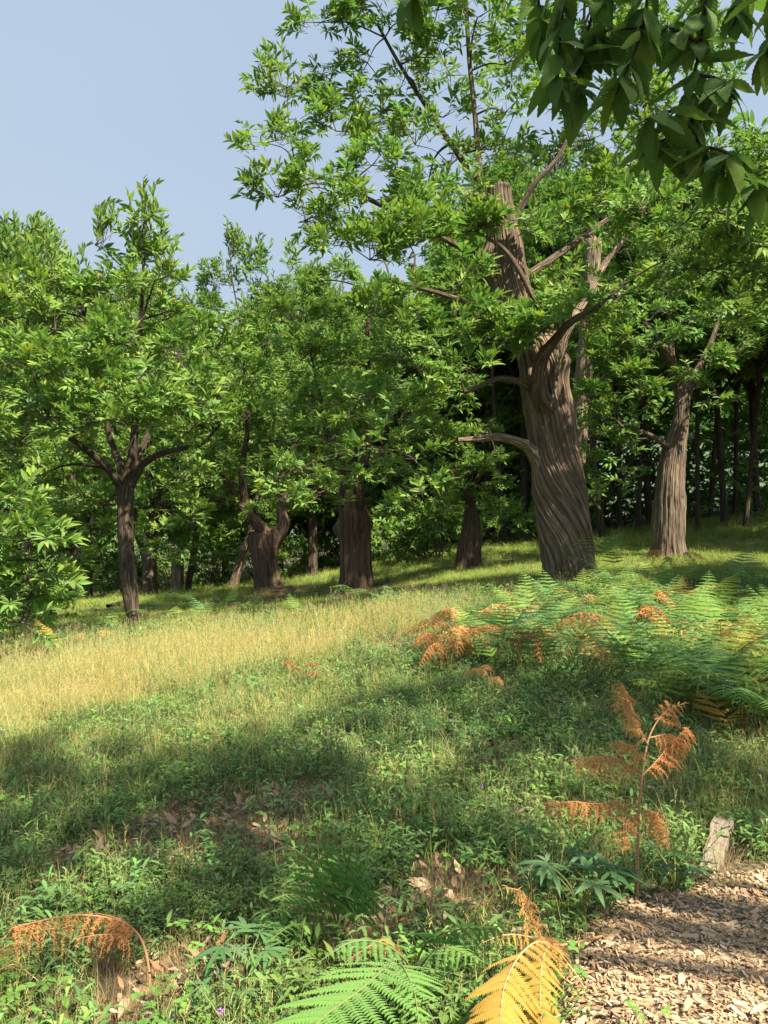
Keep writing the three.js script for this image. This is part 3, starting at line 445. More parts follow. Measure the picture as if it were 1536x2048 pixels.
[[-60, 38, 520, 3.6, 'cut by the left edge'], [70, 46, 560, 4, 'behind the tall feathery-topped tree'], [240, 42, 560, 3.6, 'behind the slim young tree'], [450, 45, 640, 3.4, 'low under the open sky left of centre'], [560, 38, 590, 3.4, 'behind the squat forked pollard'], [690, 43, 560, 3.8, 'behind the stout short pollard'], [790, 36, 600, 3.2, 'just right of the stout short pollard'], [880, 40, 620, 3.4, 'between the stout pollard and the ragged trunk'], [980, 35, 560, 3.2, 'left behind the tall twisted trunk'], [-250, 34, 500, 3.4, 'outside the left edge']].forEach(([px, D, topPy, R, w], i) =>
  farTree({ seed: 60 + i, px, D, w: 14, topPy, lowPy: 1120, R, cr: 1.25, scale: 1.35, dens: .8, spire: .25, group: BACK, label: 'leafy chestnut crown in the back row ' + w }));
// the low hanging branches on the left edge belong to a tree just outside the picture
{
  const g = onGround(-6.3, -9.4);
  tree({
    seed: 52, D: 9.6, bark: M.barkDark, single: 120, density: 1.05, scale: 1.0, tint: [.95, 1, .95], label: 'chestnut at the left edge whose leafy branches hang almost to the ground', radial: 30, rings: 50, around: 1,
    trunkPts: [V(g.x, g.y - .05, g.z), V(g.x + .1, g.y + 1.2, g.z), V(g.x + .2, g.y + 2.4, g.z - .1), V(g.x + .1, g.y + 4.5, g.z)], trunkRad: [.19, .15, .12, .05],
    limbs: [{ pts: [V(g.x + .15, g.y + 1.6, g.z), P(-120, 1000, 9.5), P(-20, 1040, 9.5), P(60, 1120, 9.4)], rad: [.07, .05, .03, .012] }],
    clumps: [[-60, 1000, .45], [20, 1020, .42, .3], [70, 1080, .38, 0, 1], [10, 1110, .42, -.2], [90, 1140, .26, .2, .9], [-50, 1150, .45], [20, 1190, .32, 0, 1], [60, 1170, .22, .1], [40, 1245, .25, -.1, 1.1], [-40, 1240, .35], [-120, 900, .6], [-220, 1000, .6], [-160, 760, .7], [-60, 860, .4, .6], [-260, 850, .6]],
  });
}

// ---------------------------------------------------------------- the dark wood on the right
const WOOD = 'slim coppice stems of the dark wood';
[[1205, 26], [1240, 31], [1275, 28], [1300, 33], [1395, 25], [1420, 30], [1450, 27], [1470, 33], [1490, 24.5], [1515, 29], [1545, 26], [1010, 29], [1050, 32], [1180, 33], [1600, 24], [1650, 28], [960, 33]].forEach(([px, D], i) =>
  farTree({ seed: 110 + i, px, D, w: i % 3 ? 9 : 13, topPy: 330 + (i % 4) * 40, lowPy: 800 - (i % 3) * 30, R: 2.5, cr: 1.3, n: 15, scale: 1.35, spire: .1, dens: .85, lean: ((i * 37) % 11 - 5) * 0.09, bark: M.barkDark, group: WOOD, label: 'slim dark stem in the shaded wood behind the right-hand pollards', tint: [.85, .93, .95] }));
{ // undergrowth and the depth of the wood: one mass
  const r = RNG(77), lists = ALLSPRAYS.map(() => []);
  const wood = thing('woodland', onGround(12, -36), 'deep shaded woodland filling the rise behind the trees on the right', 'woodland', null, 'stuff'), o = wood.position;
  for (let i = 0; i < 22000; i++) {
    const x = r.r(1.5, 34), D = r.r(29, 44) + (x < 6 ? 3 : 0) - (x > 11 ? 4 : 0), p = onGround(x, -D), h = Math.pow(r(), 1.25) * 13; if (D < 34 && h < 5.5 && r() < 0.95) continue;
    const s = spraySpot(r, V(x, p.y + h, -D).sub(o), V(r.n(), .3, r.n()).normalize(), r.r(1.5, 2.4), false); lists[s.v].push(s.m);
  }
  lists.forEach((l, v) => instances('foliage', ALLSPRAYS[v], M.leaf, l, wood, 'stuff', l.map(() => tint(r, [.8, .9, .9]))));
}
// low bushes along the edge of the wood and the back of the meadow
[[800, 1085, 26, .9], [850, 1070, 25.5, .8], [760, 1075, 30, 1.0], [880, 1040, 25, .7], [1010, 1050, 27, .9], [440, 1130, 33, 1], [60, 1180, 24, .9], [90, 1225, 19, .55], [330, 1150, 36, 1.2], [580, 1120, 36, 1.2], [680, 1110, 37, 1.2], [240, 1160, 36, 1.2], [210, 1150, 30, .8], [10, 1170, 30, 1.2], [130, 1120, 38, 1.6], [420, 1090, 38, 1.5], [300, 1100, 40, 1.6], [510, 1080, 40, 1.6], [640, 1080, 41, 1.5], [20, 1090, 37, 1.6]].forEach(([px, py, D, R], i) => {
  const r = RNG(200 + i), g = onGround((px - CX) / F * D, -D), y = EYE - (py - CY) / F * D, t = thing('shrub', g, 'leafy green bush ' + ['in shade at the foot of the wood', 'beside the shaded bush by the wood', 'behind the stout short pollard', 'hanging over the grass near the ragged trunk', 'in the gloom left of the tall trunk', 'behind the leaning crooked stem', 'low behind the left edge branches', 'small and dark by the yellow ferns', 'behind the pale sunlit trunk', 'behind the squat forked pollard', 'far back between the squat pollards', 'far back behind the slim tree', 'beside the thin dark trunks', 'at the far left beyond the thin trunks', 'far back between the thin dark trunks', 'far back left of the squat forked pollard', 'far back right of the slim tree', 'farthest back behind the squat forked pollard', 'farthest back left of the stout pollard', 'farthest back at the left edge'][i], 'shrub', 'bushes along the edge of the wood'), L = ALLSPRAYS.map(() => []);
  const n = Math.round(90 * R * R + 40), tw = newBuf(), cy = y - g.y;
  for (let k = 0; k < n; k++) { const d = V(r.n(), r.n() * 0.9 + .1, r.n()).normalize(), q = Math.pow(r(), .5) * R, p = V(d.x * q * 1.3, Math.max(.1, cy + d.y * q * 0.9), d.z * q); const s = spraySpot(r, p, d, r.r(.9, 1.4), r() < .1); L[s.v].push(s.m); if (k % 6 === 0) stick(tw, V(r.n() * .1, 0, r.n() * .1), p, .014, .005, [.1, .085, .06]); }
  mesh('stems', bufGeo(tw), M.leaf, t, 'stuff'); L.forEach((l, v) => instances('foliage', ALLSPRAYS[v], M.leaf, l, t, 'stuff', l.map(() => tint(r, [1, 1.02, .9]))));
});
// trees right of the picture that shade the edge of the wood, and one on the left outside
[[10.5, 9.5, 3, 9], [13.5, 17, 3.4, 10], [14.5, 24, 2.8, 10.5], [12.6, 19.8, 3.1, 10]].forEach(([x, D, R, top], i) => {
  const g = onGround(x, -D);
  tree({ seed: 150 + i, D, trunkPts: [V(g.x, g.y - .05, g.z), V(g.x, g.y + 2, g.z), V(g.x + .1, g.y + 4, g.z), V(g.x, g.y + top * .8, g.z)], trunkRad: [.3, .26, .2, .05], clumps: [[0, 0]], clumpPts: fill(150 + i, V(g.x, g.y + top * .66, g.z), V(R, top * .32, R), 20, 1.2), scale: 1.2, radial: 24, rings: 40, group: 'chestnut trees beyond the right edge', label: 'broad chestnut standing beyond the right edge of the meadow' });
});

// ---------------------------------------------------------------- wooded hill far behind
{
  const pos = [], idx = [], col = [], nx = 90, nz = 26, r = RNG(5), spots = [];
  const hy = (x, z) => { const d = clamp((-z - 110) / 150, 0, 1); return -6 + (62 + 9 * noise(x * .012, 1, 2) + 6 * noise(x * .04, 5, 2) - 0.06 * (x + 30)) * Math.pow(d, 0.8) + 1.6 * noise(x * .2, z * .2, 1); };
  for (let j = 0; j <= nz; j++) for (let i = 0; i <= nx; i++) { const x = -330 + i * 660 / nx, z = -100 - j * 220 / nz; pos.push(x, hy(x, z), z); const k = .8 + .4 * noise(x * .1, 3, z * .1); col.push(.07 * k, .12 * k, .06 * k); }
  for (let j = 0; j < nz; j++) for (let i = 0; i < nx; i++) { const a = j * (nx + 1) + i; idx.push(a, a + 1, a + nx + 1, a + 1, a + nx + 2, a + nx + 1); }
  const g = new THREE.BufferGeometry(); g.setAttribute('position', new THREE.Float32BufferAttribute(pos, 3)); g.setAttribute('color', new THREE.Float32BufferAttribute(col, 3)); g.setIndex(idx); g.computeVertexNormals();
  const m = mesh('hill', g, new THREE.MeshStandardMaterial({ vertexColors: true, roughness: 1 }), scene); tag(m, 'distant wooded hillside glimpsed between the tree crowns', null, null, 'structure');
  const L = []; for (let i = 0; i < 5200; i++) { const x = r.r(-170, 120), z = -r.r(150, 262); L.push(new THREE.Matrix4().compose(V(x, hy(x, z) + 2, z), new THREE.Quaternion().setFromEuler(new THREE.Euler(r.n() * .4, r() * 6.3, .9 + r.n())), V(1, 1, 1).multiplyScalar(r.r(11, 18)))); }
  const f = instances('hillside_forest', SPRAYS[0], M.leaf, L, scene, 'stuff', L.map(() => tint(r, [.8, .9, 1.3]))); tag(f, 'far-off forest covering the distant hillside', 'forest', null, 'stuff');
}

// ---------------------------------------------------------------- the chestnut over the camera, its leaves hanging into the picture
{
  const r = RNG(301), gp = onGround(5.8, .6), t = thing('chestnut_tree', gp, 'overhanging chestnut whose large dark leaves hang into the upper right corner', 'tree');
  const B = (p) => p.clone().sub(gp), bk = M.barkDark;
  mesh('trunk', tube([V(0, -.05, 0), V(.05, 1.5, 0), V(0, 3, -.1), V(.1, 5, -.1), V(0, 7, 0)], [.36, .3, .26, .2, .06], { radial: 40, rings: 50, shape: trunkShape({ seed: 9 }), around: 2, along: .4 }), bk, t);
  const limb = (pts, rad) => mesh('limb', tube(pts.map(B), rad, { radial: 10, rings: pts.length * 6, around: 1, along: .8 }), bk, t);
  limb([V(5.8, 3.3, .5), V(4.4, 4.2, -.2), V(2.4, 4.6, -1.4), V(1.3, 4.55, -2.7), V(.4, 4.3, -3.3)], [.11, .08, .055, .035, .015]);
  limb([V(5.8, 4.4, .5), V(4, 5.6, .1), V(2, 6.3, -.6), V(.2, 6.4, -1.6)], [.1, .07, .05, .02]);
  limb([V(5.8, 4.0, .5), V(5.2, 5.2, -1.0), V(4.3, 5.8, -2.6), V(4.0, 5.8, -5.0)], [.1, .07, .05, .02]);
  // hanging twigs in view, drawn where they hang 3 m ahead
  const twigs = [[[1145, -190, 3.0], [1135, -60, 3.0], [1122, 60, 3], [1115, 190, 3.02]], [[1330, -200, 2.95], [1300, -60, 2.95], [1285, 60, 2.9], [1232, 190, 2.9]], [[1440, -200, 3.1], [1420, -60, 3.05], [1400, 90, 3.05], [1382, 210, 3], [1402, 300, 3], [1460, 345, 2.95], [1545, 378, 2.9]], [[1382, 205, 3], [1345, 265, 3.05], [1295, 300, 3.1]], [[1285, 55, 2.9], [1220, 60, 3], [1160, 80, 3.1]], [[1500, -180, 3.2], [1490, -40, 3.2], [1470, 30, 3.2]], [[840, -150, 3.4], [825, -50, 3.4], [822, 0, 3.4]], [[1400, 90, 3.05], [1350, 60, 3.1], [1330, 50, 3.2]], [[1560, -80, 3], [1550, 60, 3], [1530, 120, 3]], [[1200, -120, 3.05], [1190, 0, 3.05], [1165, 110, 3.05], [1150, 210, 3.05]], [[1402, 295, 3], [1440, 300, 2.9], [1490, 330, 2.85]], [[1392, 150, 3.02], [1440, 160, 2.95], [1470, 200, 2.9]], [[1060, -120, 3.3], [1075, -20, 3.3], [1085, 70, 3.3]], [[1380, 215, 3], [1330, 225, 2.95], [1290, 240, 2.9]]];
  twigs.forEach((w) => mesh('twig', tube(w.map(([x, y, d]) => B(P(x, y, d))), [.008, .006, .003], { radial: 6, rings: w.length * 5, around: 1, along: 1 }), bk, t));
  const lb = (k) => { const b = newBuf(); leafInto(b, { L: .215 - .015 * k, W: .076 - .005 * k, seg: 9, m: new THREE.Matrix4(), color: [1, 1, 1], droop: .12 + .09 * k, fold: .12 + .1 * (k % 2), teeth: .10, wave: .03 }); return bufGeo(b); };
  const geos = [0, 1, 2, 3].map(lb), mats = [M.bigLeaf, M.bigLeafB, M.bigLeaf, M.bigLeafC]; let count = 0;
  twigs.forEach((w, wi) => {
    const cv = new THREE.CatmullRomCurve3(w.map(([x, y, d]) => P(x, y, d))), L = cv.getLength(), n = Math.max(2, Math.round(L / 0.095));
    for (let i = 0; i < n; i++) {
      const tt = (i + .5) / n, p = cv.getPoint(tt), tg = cv.getTangent(tt), tip = i === n - 1;
      if (proj(p)[1] < -70) continue;
      const k = tip ? 7 : 4, a0 = r() * 6.28;
      for (let q = 0; q < k && count < 300; q++) {
        count++; const m = mesh('leaf', geos[Math.floor(r() * 4)], r.pick(mats), t);
        m.position.copy(B(p)).addScaledVector(tg, r.r(-.03, .03)); m.rotation.set(r.n() * .7, a0 + q * 6.28 / k + r.n() * .5, r.r(-1.25, -.05) - (tip ? .15 : 0), 'YZX'); m.scale.setScalar(r.r(.65, 1.08));
      }
    }
  });
  // the rest of its crown, above and behind the camera
  const crown = new THREE.Group(); crown.name = 'crown'; t.add(crown);
  const cl = [[2.6, 5.6, -1.2, .9, .9], [1.2, 5.4, -1.5, .7, .8], [3.8, 6.2, -2.6, 1, .8], [4.2, 6.4, -4.6, .9, .8], [2.6, 6.6, -.3, .8, .9], [1.6, 6.9, -1.0, .8, .7], [4.9, 6.8, -1.3, 1.0, 1], [5.6, 6.4, -3.0, 1.0, .8], [6.2, 6.8, 2.0, .9, .6], [.9, 6.7, .4, .8, .9], [-.4, 6.4, -.6, .7, .8], [.3, 6.5, -1.8, .6, .7], [5.0, 8.0, -2.2, 1, .6], [6.6, 8, -.4, 1.1, .8], [2.3, 7.9, -.2, .9, .6]];
  const L = ALLSPRAYS.map(() => []), tw = newBuf();
  for (const [x, y, z, R, d] of cl) { const c = V(x, y, z); mesh('bough', tube([V(.05, 4 + r(), 0), B(c).multiplyScalar(.6).add(V(0, 2.2, 0)), B(c)], [.06, .04, .012], { radial: 6, rings: 8 }), bk, crown); for (let k = 0; k < 66 * R * R * d; k++) { const q = V(r.n(), r.n() * .7, r.n()).multiplyScalar(R * 1.1), s = spraySpot(r, B(c.clone().add(q)), q.clone().normalize(), r.r(.9, 1.2), false); L[s.v].push(s.m); if (k % 3 === 0) stick(tw, B(c), s.p, .008, .003, [.1, .09, .05]); } }
  mesh('twigs', bufGeo(tw), M.leaf, crown, 'stuff'); L.forEach((l, v) => instances('foliage', ALLSPRAYS[v], M.leaf, l, crown, 'stuff', l.map(() => tint(r))));
}

// ---------------------------------------------------------------- ground cover
function blade(b, r, x, z, h, w, lean, az, color, tip) { // a bent strip of grass
  const n = 3, base = b.pos.length / 3, ca = Math.cos(az), sa = Math.sin(az);
  for (let i = 0; i <= n; i++) { const t = i / n, bend = lean * t * t, hh = h * (t - 0.25 * lean * t * t), ww = w * (1 - t * 0.92) * 0.5, px = x + ca * bend * h, pz = z + sa * bend * h, k = lerp(1, 1, t); for (const s of [-1, 1]) { b.pos.push(px - sa * ww * s, hh, pz + ca * ww * s); b.uv.push(0, 0); b.col.push(lerp(color[0], tip[0], t) * k, lerp(color[1], tip[1], t) * k, lerp(color[2], tip[2], t) * k); } }
  for (let i = 0; i < n; i++) { const a = base + i * 2; b.idx.push(a, a + 1, a + 2, a + 2, a + 1, a + 3); }
}
const GREEN = [.11, .22, .045], LIME = [.20, .30, .055], STRAW = [.52, .46, .19], PALE = [.37, .41, .13];
function grassTuft(seed, n, h, spread, w, cols, head) {
  const r = RNG(seed), b = newBuf();
  for (let i = 0; i < n; i++) { const c = r.pick(cols), k = r.r(.75, 1.25), cc = c.map((e) => e * k), hh = h * r.r(.5, 1.15), az = r() * 6.28, x = r.n() * spread, z = r.n() * spread, lean = r.r(.1, 1.1); blade(b, r, x, z, hh, w * r.r(.7, 1.3), lean, az, cc, cc);
    if (head && r() < head) { const top = V(x + Math.cos(az) * lean * hh, hh * (1 - .25 * lean), z + Math.sin(az) * lean * hh); for (let k2 = 0; k2 < 6; k2++) stick(b, top.clone().add(V(0, -k2 * .012, 0)), top.clone().add(V(r.n() * .02, r.r(0, .03) - k2 * .012, r.n() * .02)), .0016, .0006, STRAW); } }
  return bufGeo(b);
}
function herb(seed, kind) {
  const r = RNG(seed), b = newBuf(), n = kind === 'vetch' ? 9 : kind === 'lance' ? 6 : 8;
  for (let i = 0; i < n; i++) {
    const az = r() * 6.28, h = r.r(.05, .15) * (kind === 'lance' ? 1.3 : 1), x0 = r.n() * .05, z0 = r.n() * .05, top = V(x0 + Math.cos(az) * h * r.r(.3, .9), h, z0 + Math.sin(az) * h * r.r(.3, .9)), k = r.r(.7, 1.25), blue = r();
    const col = kind === 'vetch' ? [.12 * k, .24 * k, .045 * k] : kind === 'lance' ? [lerp(.12, .16, blue) * k, lerp(.25, .27, blue) * k, lerp(.045, .085, blue) * k] : [.11 * k, .235 * k, .04 * k];
    stick(b, V(x0, 0, z0), top, .0016, .001, [.13, .15, .06]);
    if (kind === 'trefoil') for (let q = 0; q < 3; q++) leafInto(b, { L: r.r(.022, .038), W: .024, seg: 3, m: mat4(top, new THREE.Euler(r.n() * .3, az + q * 2.09, r.n() * .4, 'YZX')), color: col, droop: .2, fold: .15 });
    else if (kind === 'lance') for (let q = 0; q < 5; q++) { const t = (q + 1) / 5; leafInto(b, { L: r.r(.035, .065), W: r.r(.010, .018), seg: 3, m: mat4(V(lerp(x0, top.x, t), top.y * t, lerp(z0, top.z, t)), new THREE.Euler(0, r() * 6.28, r.r(-.1, .9), 'YZX')), color: col, droop: .5, fold: .25 }); }
    else for (let q = 0; q < 8; q++) { const t = (q + 1) / 8, s = q % 2 ? 1 : -1; leafInto(b, { L: r.r(.012, .022), W: .009, seg: 2, m: mat4(V(lerp(x0, top.x, t), top.y * t, lerp(z0, top.z, t)), new THREE.Euler(0, az + s * 1.3, r.r(0, .5), 'YZX')), color: col, droop: .1, fold: .1 }); }
  }
  return bufGeo(b);
}
{
  const r = RNG(401);
  const kinds = {
    short_grass: [grassTuft(1, 26, .10, .10, .004, [GREEN, LIME, GREEN, PALE]), grassTuft(2, 26, .13, .11, .004, [GREEN, LIME, LIME])],
    meadow_grass: [grassTuft(3, 20, .24, .10, .004, [GREEN, LIME, PALE], .1), grassTuft(4, 18, .30, .10, .0035, [GREEN, GREEN, STRAW], .2)],
    dry_grass: [grassTuft(5, 22, .38, .10, .0032, [STRAW, PALE, PALE, LIME], .5), grassTuft(6, 22, .30, .12, .0032, [STRAW, PALE, LIME], .4)],
    clover: [herb(7, 'trefoil'), herb(8, 'trefoil')], thatch: [grassTuft(15, 24, .16, .07, .003, [[.34, .24, .13], [.42, .32, .18], [.24, .16, .09]]), grassTuft(16, 24, .13, .09, .003, [[.34, .24, .13], [.42, .32, .18], [.28, .19, .1]])], leafy_herbs: [herb(9, 'lance'), herb(10, 'lance'), herb(13, 'lance')], vetch: [herb(11, 'vetch'), herb(12, 'vetch')],
  };
  const spots = {}; for (const k in kinds) spots[k] = kinds[k].map(() => [[], []]);
  const put = (k, x, z, s, base) => { const low = k === 'short_grass' && z < -13 ? .6 : 1; const v = Math.floor(r() * kinds[k].length), p = onGround(x, z, -.005); spots[k][v][0].push(new THREE.Matrix4().compose(p, new THREE.Quaternion().setFromEuler(new THREE.Euler(r.n() * .25, r() * 6.28, r.n() * .25)), V(s, s * low * r.r(.75, 1.25), s))); spots[k][v][1].push(tint(r, base, .22)); };
  const near = (D) => D < 5 ? 330 : D < 8 ? 230 : D < 13 ? 130 : D < 20 ? 80 : D < 30 ? 36 : 12;
  for (let D = 1.2; D < 46; ) {
    const step = Math.max(.25, D * .06), half = D * .56 + 1.2, n = Math.round(near(D) * step * half * 2);
    for (let i = 0; i < n; i++) {
      const d = D + r() * step, x = r.r(-half, half), z = -d; if (x > 3 && d > 30) continue;
      if (chips(x, z)) { if (r() > .012) continue; }
      const dr = dryness(x, z), li = Math.max(litter(x, z), onTrack(x, z) * .9), nn = noise(x * .6 + 9, 0, z * .6), n2 = noise(x * 1.7, 4, z * 1.7 + 5), big = d < 8 ? 1 : d < 14 ? 1.3 : d < 22 ? 1.45 : 2.2, u = r();
      if (r() < li * .9) { if (r() < .75) put('thatch', x, z, big * r.r(.5, .9), [1, 1, 1]); continue; } if (d < 9 && r() < .05) put('thatch', x, z, r.r(.6, 1.1), [1.1, 1.1, 1]);
      if (r() < dr * .82) { put('dry_grass', x, z, big * r.r(.45, 1.1), [1 - .2 * nn, 1, 1]); continue; }
      const zone = [1 + .15 * nn, 1 + .05 * n2, 1];
      if (d > 13.5) { u < .9 ? put('short_grass', x, z, big * r.r(.7, 1.2), [1.25, 1.15, .9]) : put('meadow_grass', x, z, big * .5, [1.1, 1.05, .9]); continue; }
      const grassy = .46 + .35 * nn + (x < -.5 && d > 4.5 ? .18 : 0);
      if (u < grassy) (r() < .5 ? put('meadow_grass', x, z, big * r.r(.5, 1.0), zone) : put('short_grass', x, z, big * r.r(.8, 1.3), zone));
      else if (n2 + r.n() * .5 > .18) put('vetch', x, z, big * r.r(.9, 1.4), zone); else if (n2 + r.n() * .6 < -.05) put('clover', x, z, big * r.r(.55, 1.0), zone); else put('leafy_herbs', x, z, big * r.r(.7, 1.2), zone);
    }
    D += step;
  }
  const words = { thatch: 'matted brown dead grass on the bare patches of the foreground', short_grass: 'short green turf covering the meadow floor', meadow_grass: 'longer green grass growing through the meadow', dry_grass: 'tall straw-yellow dry grass in the sunlit strip on the left', clover: 'small round-leaved clover patches in the shaded foreground', leafy_herbs: 'low narrow-leaved herbs across the shaded foreground', vetch: 'fine feathery vetch creeping over the foreground' };
  for (const k in kinds) { const g = thing(k, V(0, 0, 0), words[k], k === 'clover' || k === 'vetch' ? 'plants' : k === 'leafy_herbs' ? 'herbs' : 'grass', null, 'stuff'); kinds[k].forEach((geo, v) => instances('blades', geo, M.herb, spots[k][v][0], g, 'stuff', spots[k][v][1])); }
  console.log('cover', Object.entries(spots).map(([k, v]) => k + ' ' + v.reduce((s, e) => s + e[0].length, 0)).join(', '));
}
// fallen chestnut leaves: the largest in view are pieces of the ground, the rest one mass
{
  const r = RNG(430), geos = [0, 1, 2, 3].map((k) => { const b = newBuf(), q = RNG(k + 3); leafInto(b, { L: .13, W: .045, seg: 5, m: new THREE.Matrix4().makeRotationX(q.n() * .4), color: [1, 1, 1], droop: [-.5, .3, -.25, .6][k], fold: [.5, -.4, .7, .2][k], wave: .12 }); return bufGeo(b); });
  const cols = [[.34, .22, .13], [.42, .30, .19], [.25, .155, .09], [.50, .38, .25], [.36, .20, .10]], mats = cols.map((c) => { const m = M.deadLeaf.clone(); m.vertexColors = false; m.color = C(...c); m.map = leafMap; return m; });
  const L = geos.map(() => [[], []]); let singles = 0;
  const drop = (x, z, d) => { if (chips(x, z) || (x > 1.1 && d < 4)) return; const k = Math.floor(r() * 4), lift = r.r(.01, .05), m = new THREE.Matrix4().compose(onGround(x, z, lift), new THREE.Quaternion().setFromEuler(new THREE.Euler(r.n() * .35, r() * 6.28, r.n() * .35)), V(1, 1, 1).multiplyScalar(r.r(.25, .62) * (r() < .1 ? 1.5 : 1)));
    const [px, py] = proj(V(x, H(x, z), z)); if (d < 5.2 && px > 0 && px < 1536 && py < 2040 && singles < 280 && r() < .5) { singles++; const q = mesh('dry_leaf', geos[k], r.pick(mats), GROUND); q.applyMatrix4(m); } else { L[k][0].push(m); L[k][1].push(tint(r, r.pick(cols), .2)); } };
  for (const p of patches) { const n = Math.round(p.r * p.r * (-p.z < 6 ? 700 : 160)); for (let i = 0; i < n; i++) { const a = r() * 6.28, q = Math.sqrt(r()) * p.r * 1.1; drop(p.x + Math.cos(a) * q, p.z + Math.sin(a) * q, -p.z); } }
  for (let i = 0; i < 1500; i++) { const d = r.r(1.8, 12), x = r.r(-1, 1) * (d * .55 + .6); drop(x, -d, d); }
  const g = thing('leaf_litter', V(0, 0, 0), 'brown fallen chestnut leaves scattered over the bare patches', 'leaf litter', null, 'stuff');
  const ml = M.deadLeaf.clone(); ml.map = leafMap; geos.forEach((geo, k) => instances('leaves', geo, ml, L[k][0], g, 'stuff', L[k][1]));
}
// wood chips on the path
{
  const r = RNG(450), path = thing('path', V(0, 0, 0), 'path spread with pale wood chips in the bottom right corner', null, null, 'structure');
  const chipGeo = (k) => { const q = RNG(k + 900), g = new THREE.BoxGeometry(1, .16, .3, 2, 1, 1), a = g.attributes.position; for (let i = 0; i < a.count; i++) { const x = a.getX(i), y = a.getY(i), z = a.getZ(i), h = Math.abs(Math.sin(x * 12.9 + y * 78.2 + z * 37.7 + k) * 43758.5) % 1; a.setXYZ(i, x * (0.8 + .4 * h), y * (.5 + h) + .05 * Math.cos(x * 3 + k), z * (Math.abs(x) > .3 ? .45 + .7 * h : 1) + .08 * x * (k - 2)); } const n = g.toNonIndexed(); n.computeVertexNormals(); return n; };
  const geos = [0, 1, 2, 3, 4].map(chipGeo), L = geos.map(() => [[], []]), cols = [[.60, .46, .31], [.68, .53, .37], [.50, .35, .22], [.33, .24, .16], [.74, .60, .43], [.55, .40, .26]]; let singles = 0;
  for (let i = 0; i < 95000; i++) {
    const d = r.r(.9, 4.4), x = r.r(-.4, 4.2); if (!chips(x, -d) && !(r() < .07 && chips(x + r.n() * .25, -d + r.n() * .25))) continue;
    const big = r() < .035, s = big ? r.r(.03, .06) : r.r(.007, .024), k = Math.floor(r() * 5), m = new THREE.Matrix4().compose(onGround(x, -d, r.r(.002, .016)), new THREE.Quaternion().setFromEuler(new THREE.Euler(r.n() * .5, r() * 6.28, r.n() * .45)), V(s, s * r.r(.6, 1.3), s * r.r(.6, 1.5)));
    const [px, py] = proj(V(x, H(x, -d), -d)); if (big && singles < 300 && px > 1080 && px < 1536 && py < 2048) { singles++; const q = mesh('wood_chip', geos[k], r.pick(M.chips), path); q.applyMatrix4(m); } else { L[k][0].push(m); L[k][1].push(tint(r, r.pick(cols), .25)); }
  }
  geos.forEach((geo, k) => instances('wood_chips', geo, M.chip, L[k][0], path, 'stuff', L[k][1])); console.log('chips', singles, L.map((l) => l[0].length).join());
}

// ---------------------------------------------------------------- ferns
// one pinna along +X, leaflets to both sides in Z, +Y up
function pinna(seed, o = {}) {
  const { n = 15, w = .22, curl = .15, dry = 0 } = o, kinks = RNG(seed + 50), kk = [kinks.n(), kinks.n(), kinks.n()], r = RNG(seed), b = newBuf(), at = (t) => V(t * (dry ? .85 : 1), -curl * t * t + (dry ? .10 * kk[0] * Math.sin(t * 7) : 0), dry ? .16 * kk[1] * Math.sin(t * 5 + kk[2]) : 0), c = [1, 1, 1];
  for (let i = 0; i < 5; i++) stick(b, at(i / 5), at((i + 1) / 5), .011 * (1 - i / 6), .011 * (1 - (i + 1) / 6), c);
  for (let i = 0; i < n; i++) for (const s of [-1, 1]) {
    const t = (i + .35) / n, L = w * Math.pow(1 - t, .75) * (t < .08 ? .8 : 1) * r.r(.88, 1.1) * (dry ? r.r(.5, 1) : 1) + .012, W = 1.15 / n * (dry ? r.r(.5, .8) : .92), base = b.pos.length / 3, p = at(t), sw = .28 + (dry ? r.n() * 1.1 : r.n() * .05), y0 = -(dry ? r.r(-.5, 1.4) : .12 + r.r(0, .12)) * L, up = dry ? r.n() * .5 * L : 0;
    const m1 = V(p.x + sw * L * .5, p.y + y0 * .3 + up, p.z + s * L * .5), tip = V(p.x + sw * L, p.y + y0, p.z + s * L * (dry ? r.r(.1, .9) : 1));
    for (const q of [V(p.x - W * .5, p.y, p.z + s * .003), V(p.x + W * .5, p.y, p.z + s * .003), V(m1.x - W * .45, m1.y, m1.z), V(m1.x + W * .35, m1.y + (dry ? r.n() * .03 : .006), m1.z), tip]) { b.pos.push(q.x, q.y, q.z); b.uv.push(0, 0); b.col.push(1, 1, 1); }
    s > 0 ? b.idx.push(base, base + 2, base + 1, base + 1, base + 2, base + 3, base + 2, base + 4, base + 3) : b.idx.push(base, base + 1, base + 2, base + 1, base + 3, base + 2, base + 2, base + 3, base + 4);
  }
  const g = bufGeo(b); g.deleteAttribute('color'); g.deleteAttribute('uv'); return g;
}
const PINNAE_NEAR = [21, 22, 23, 24].map((s) => pinna(s, { n: 20, w: .14, curl: .06 + .05 * (s - 20) })), PINNAE = [1, 2, 3, 4].map((s) => pinna(s, { n: 17, w: .10, curl: .1 + .06 * s })), PINNAE_DRY = [5, 6, 7, 8].map((s) => pinna(s, { n: 22, w: .30, curl: .35 + .2 * (s - 5), dry: 1 })), PINNAE_YEL = [9, 10].map((s) => pinna(s, { n: 20, w: .15, curl: .25 }));
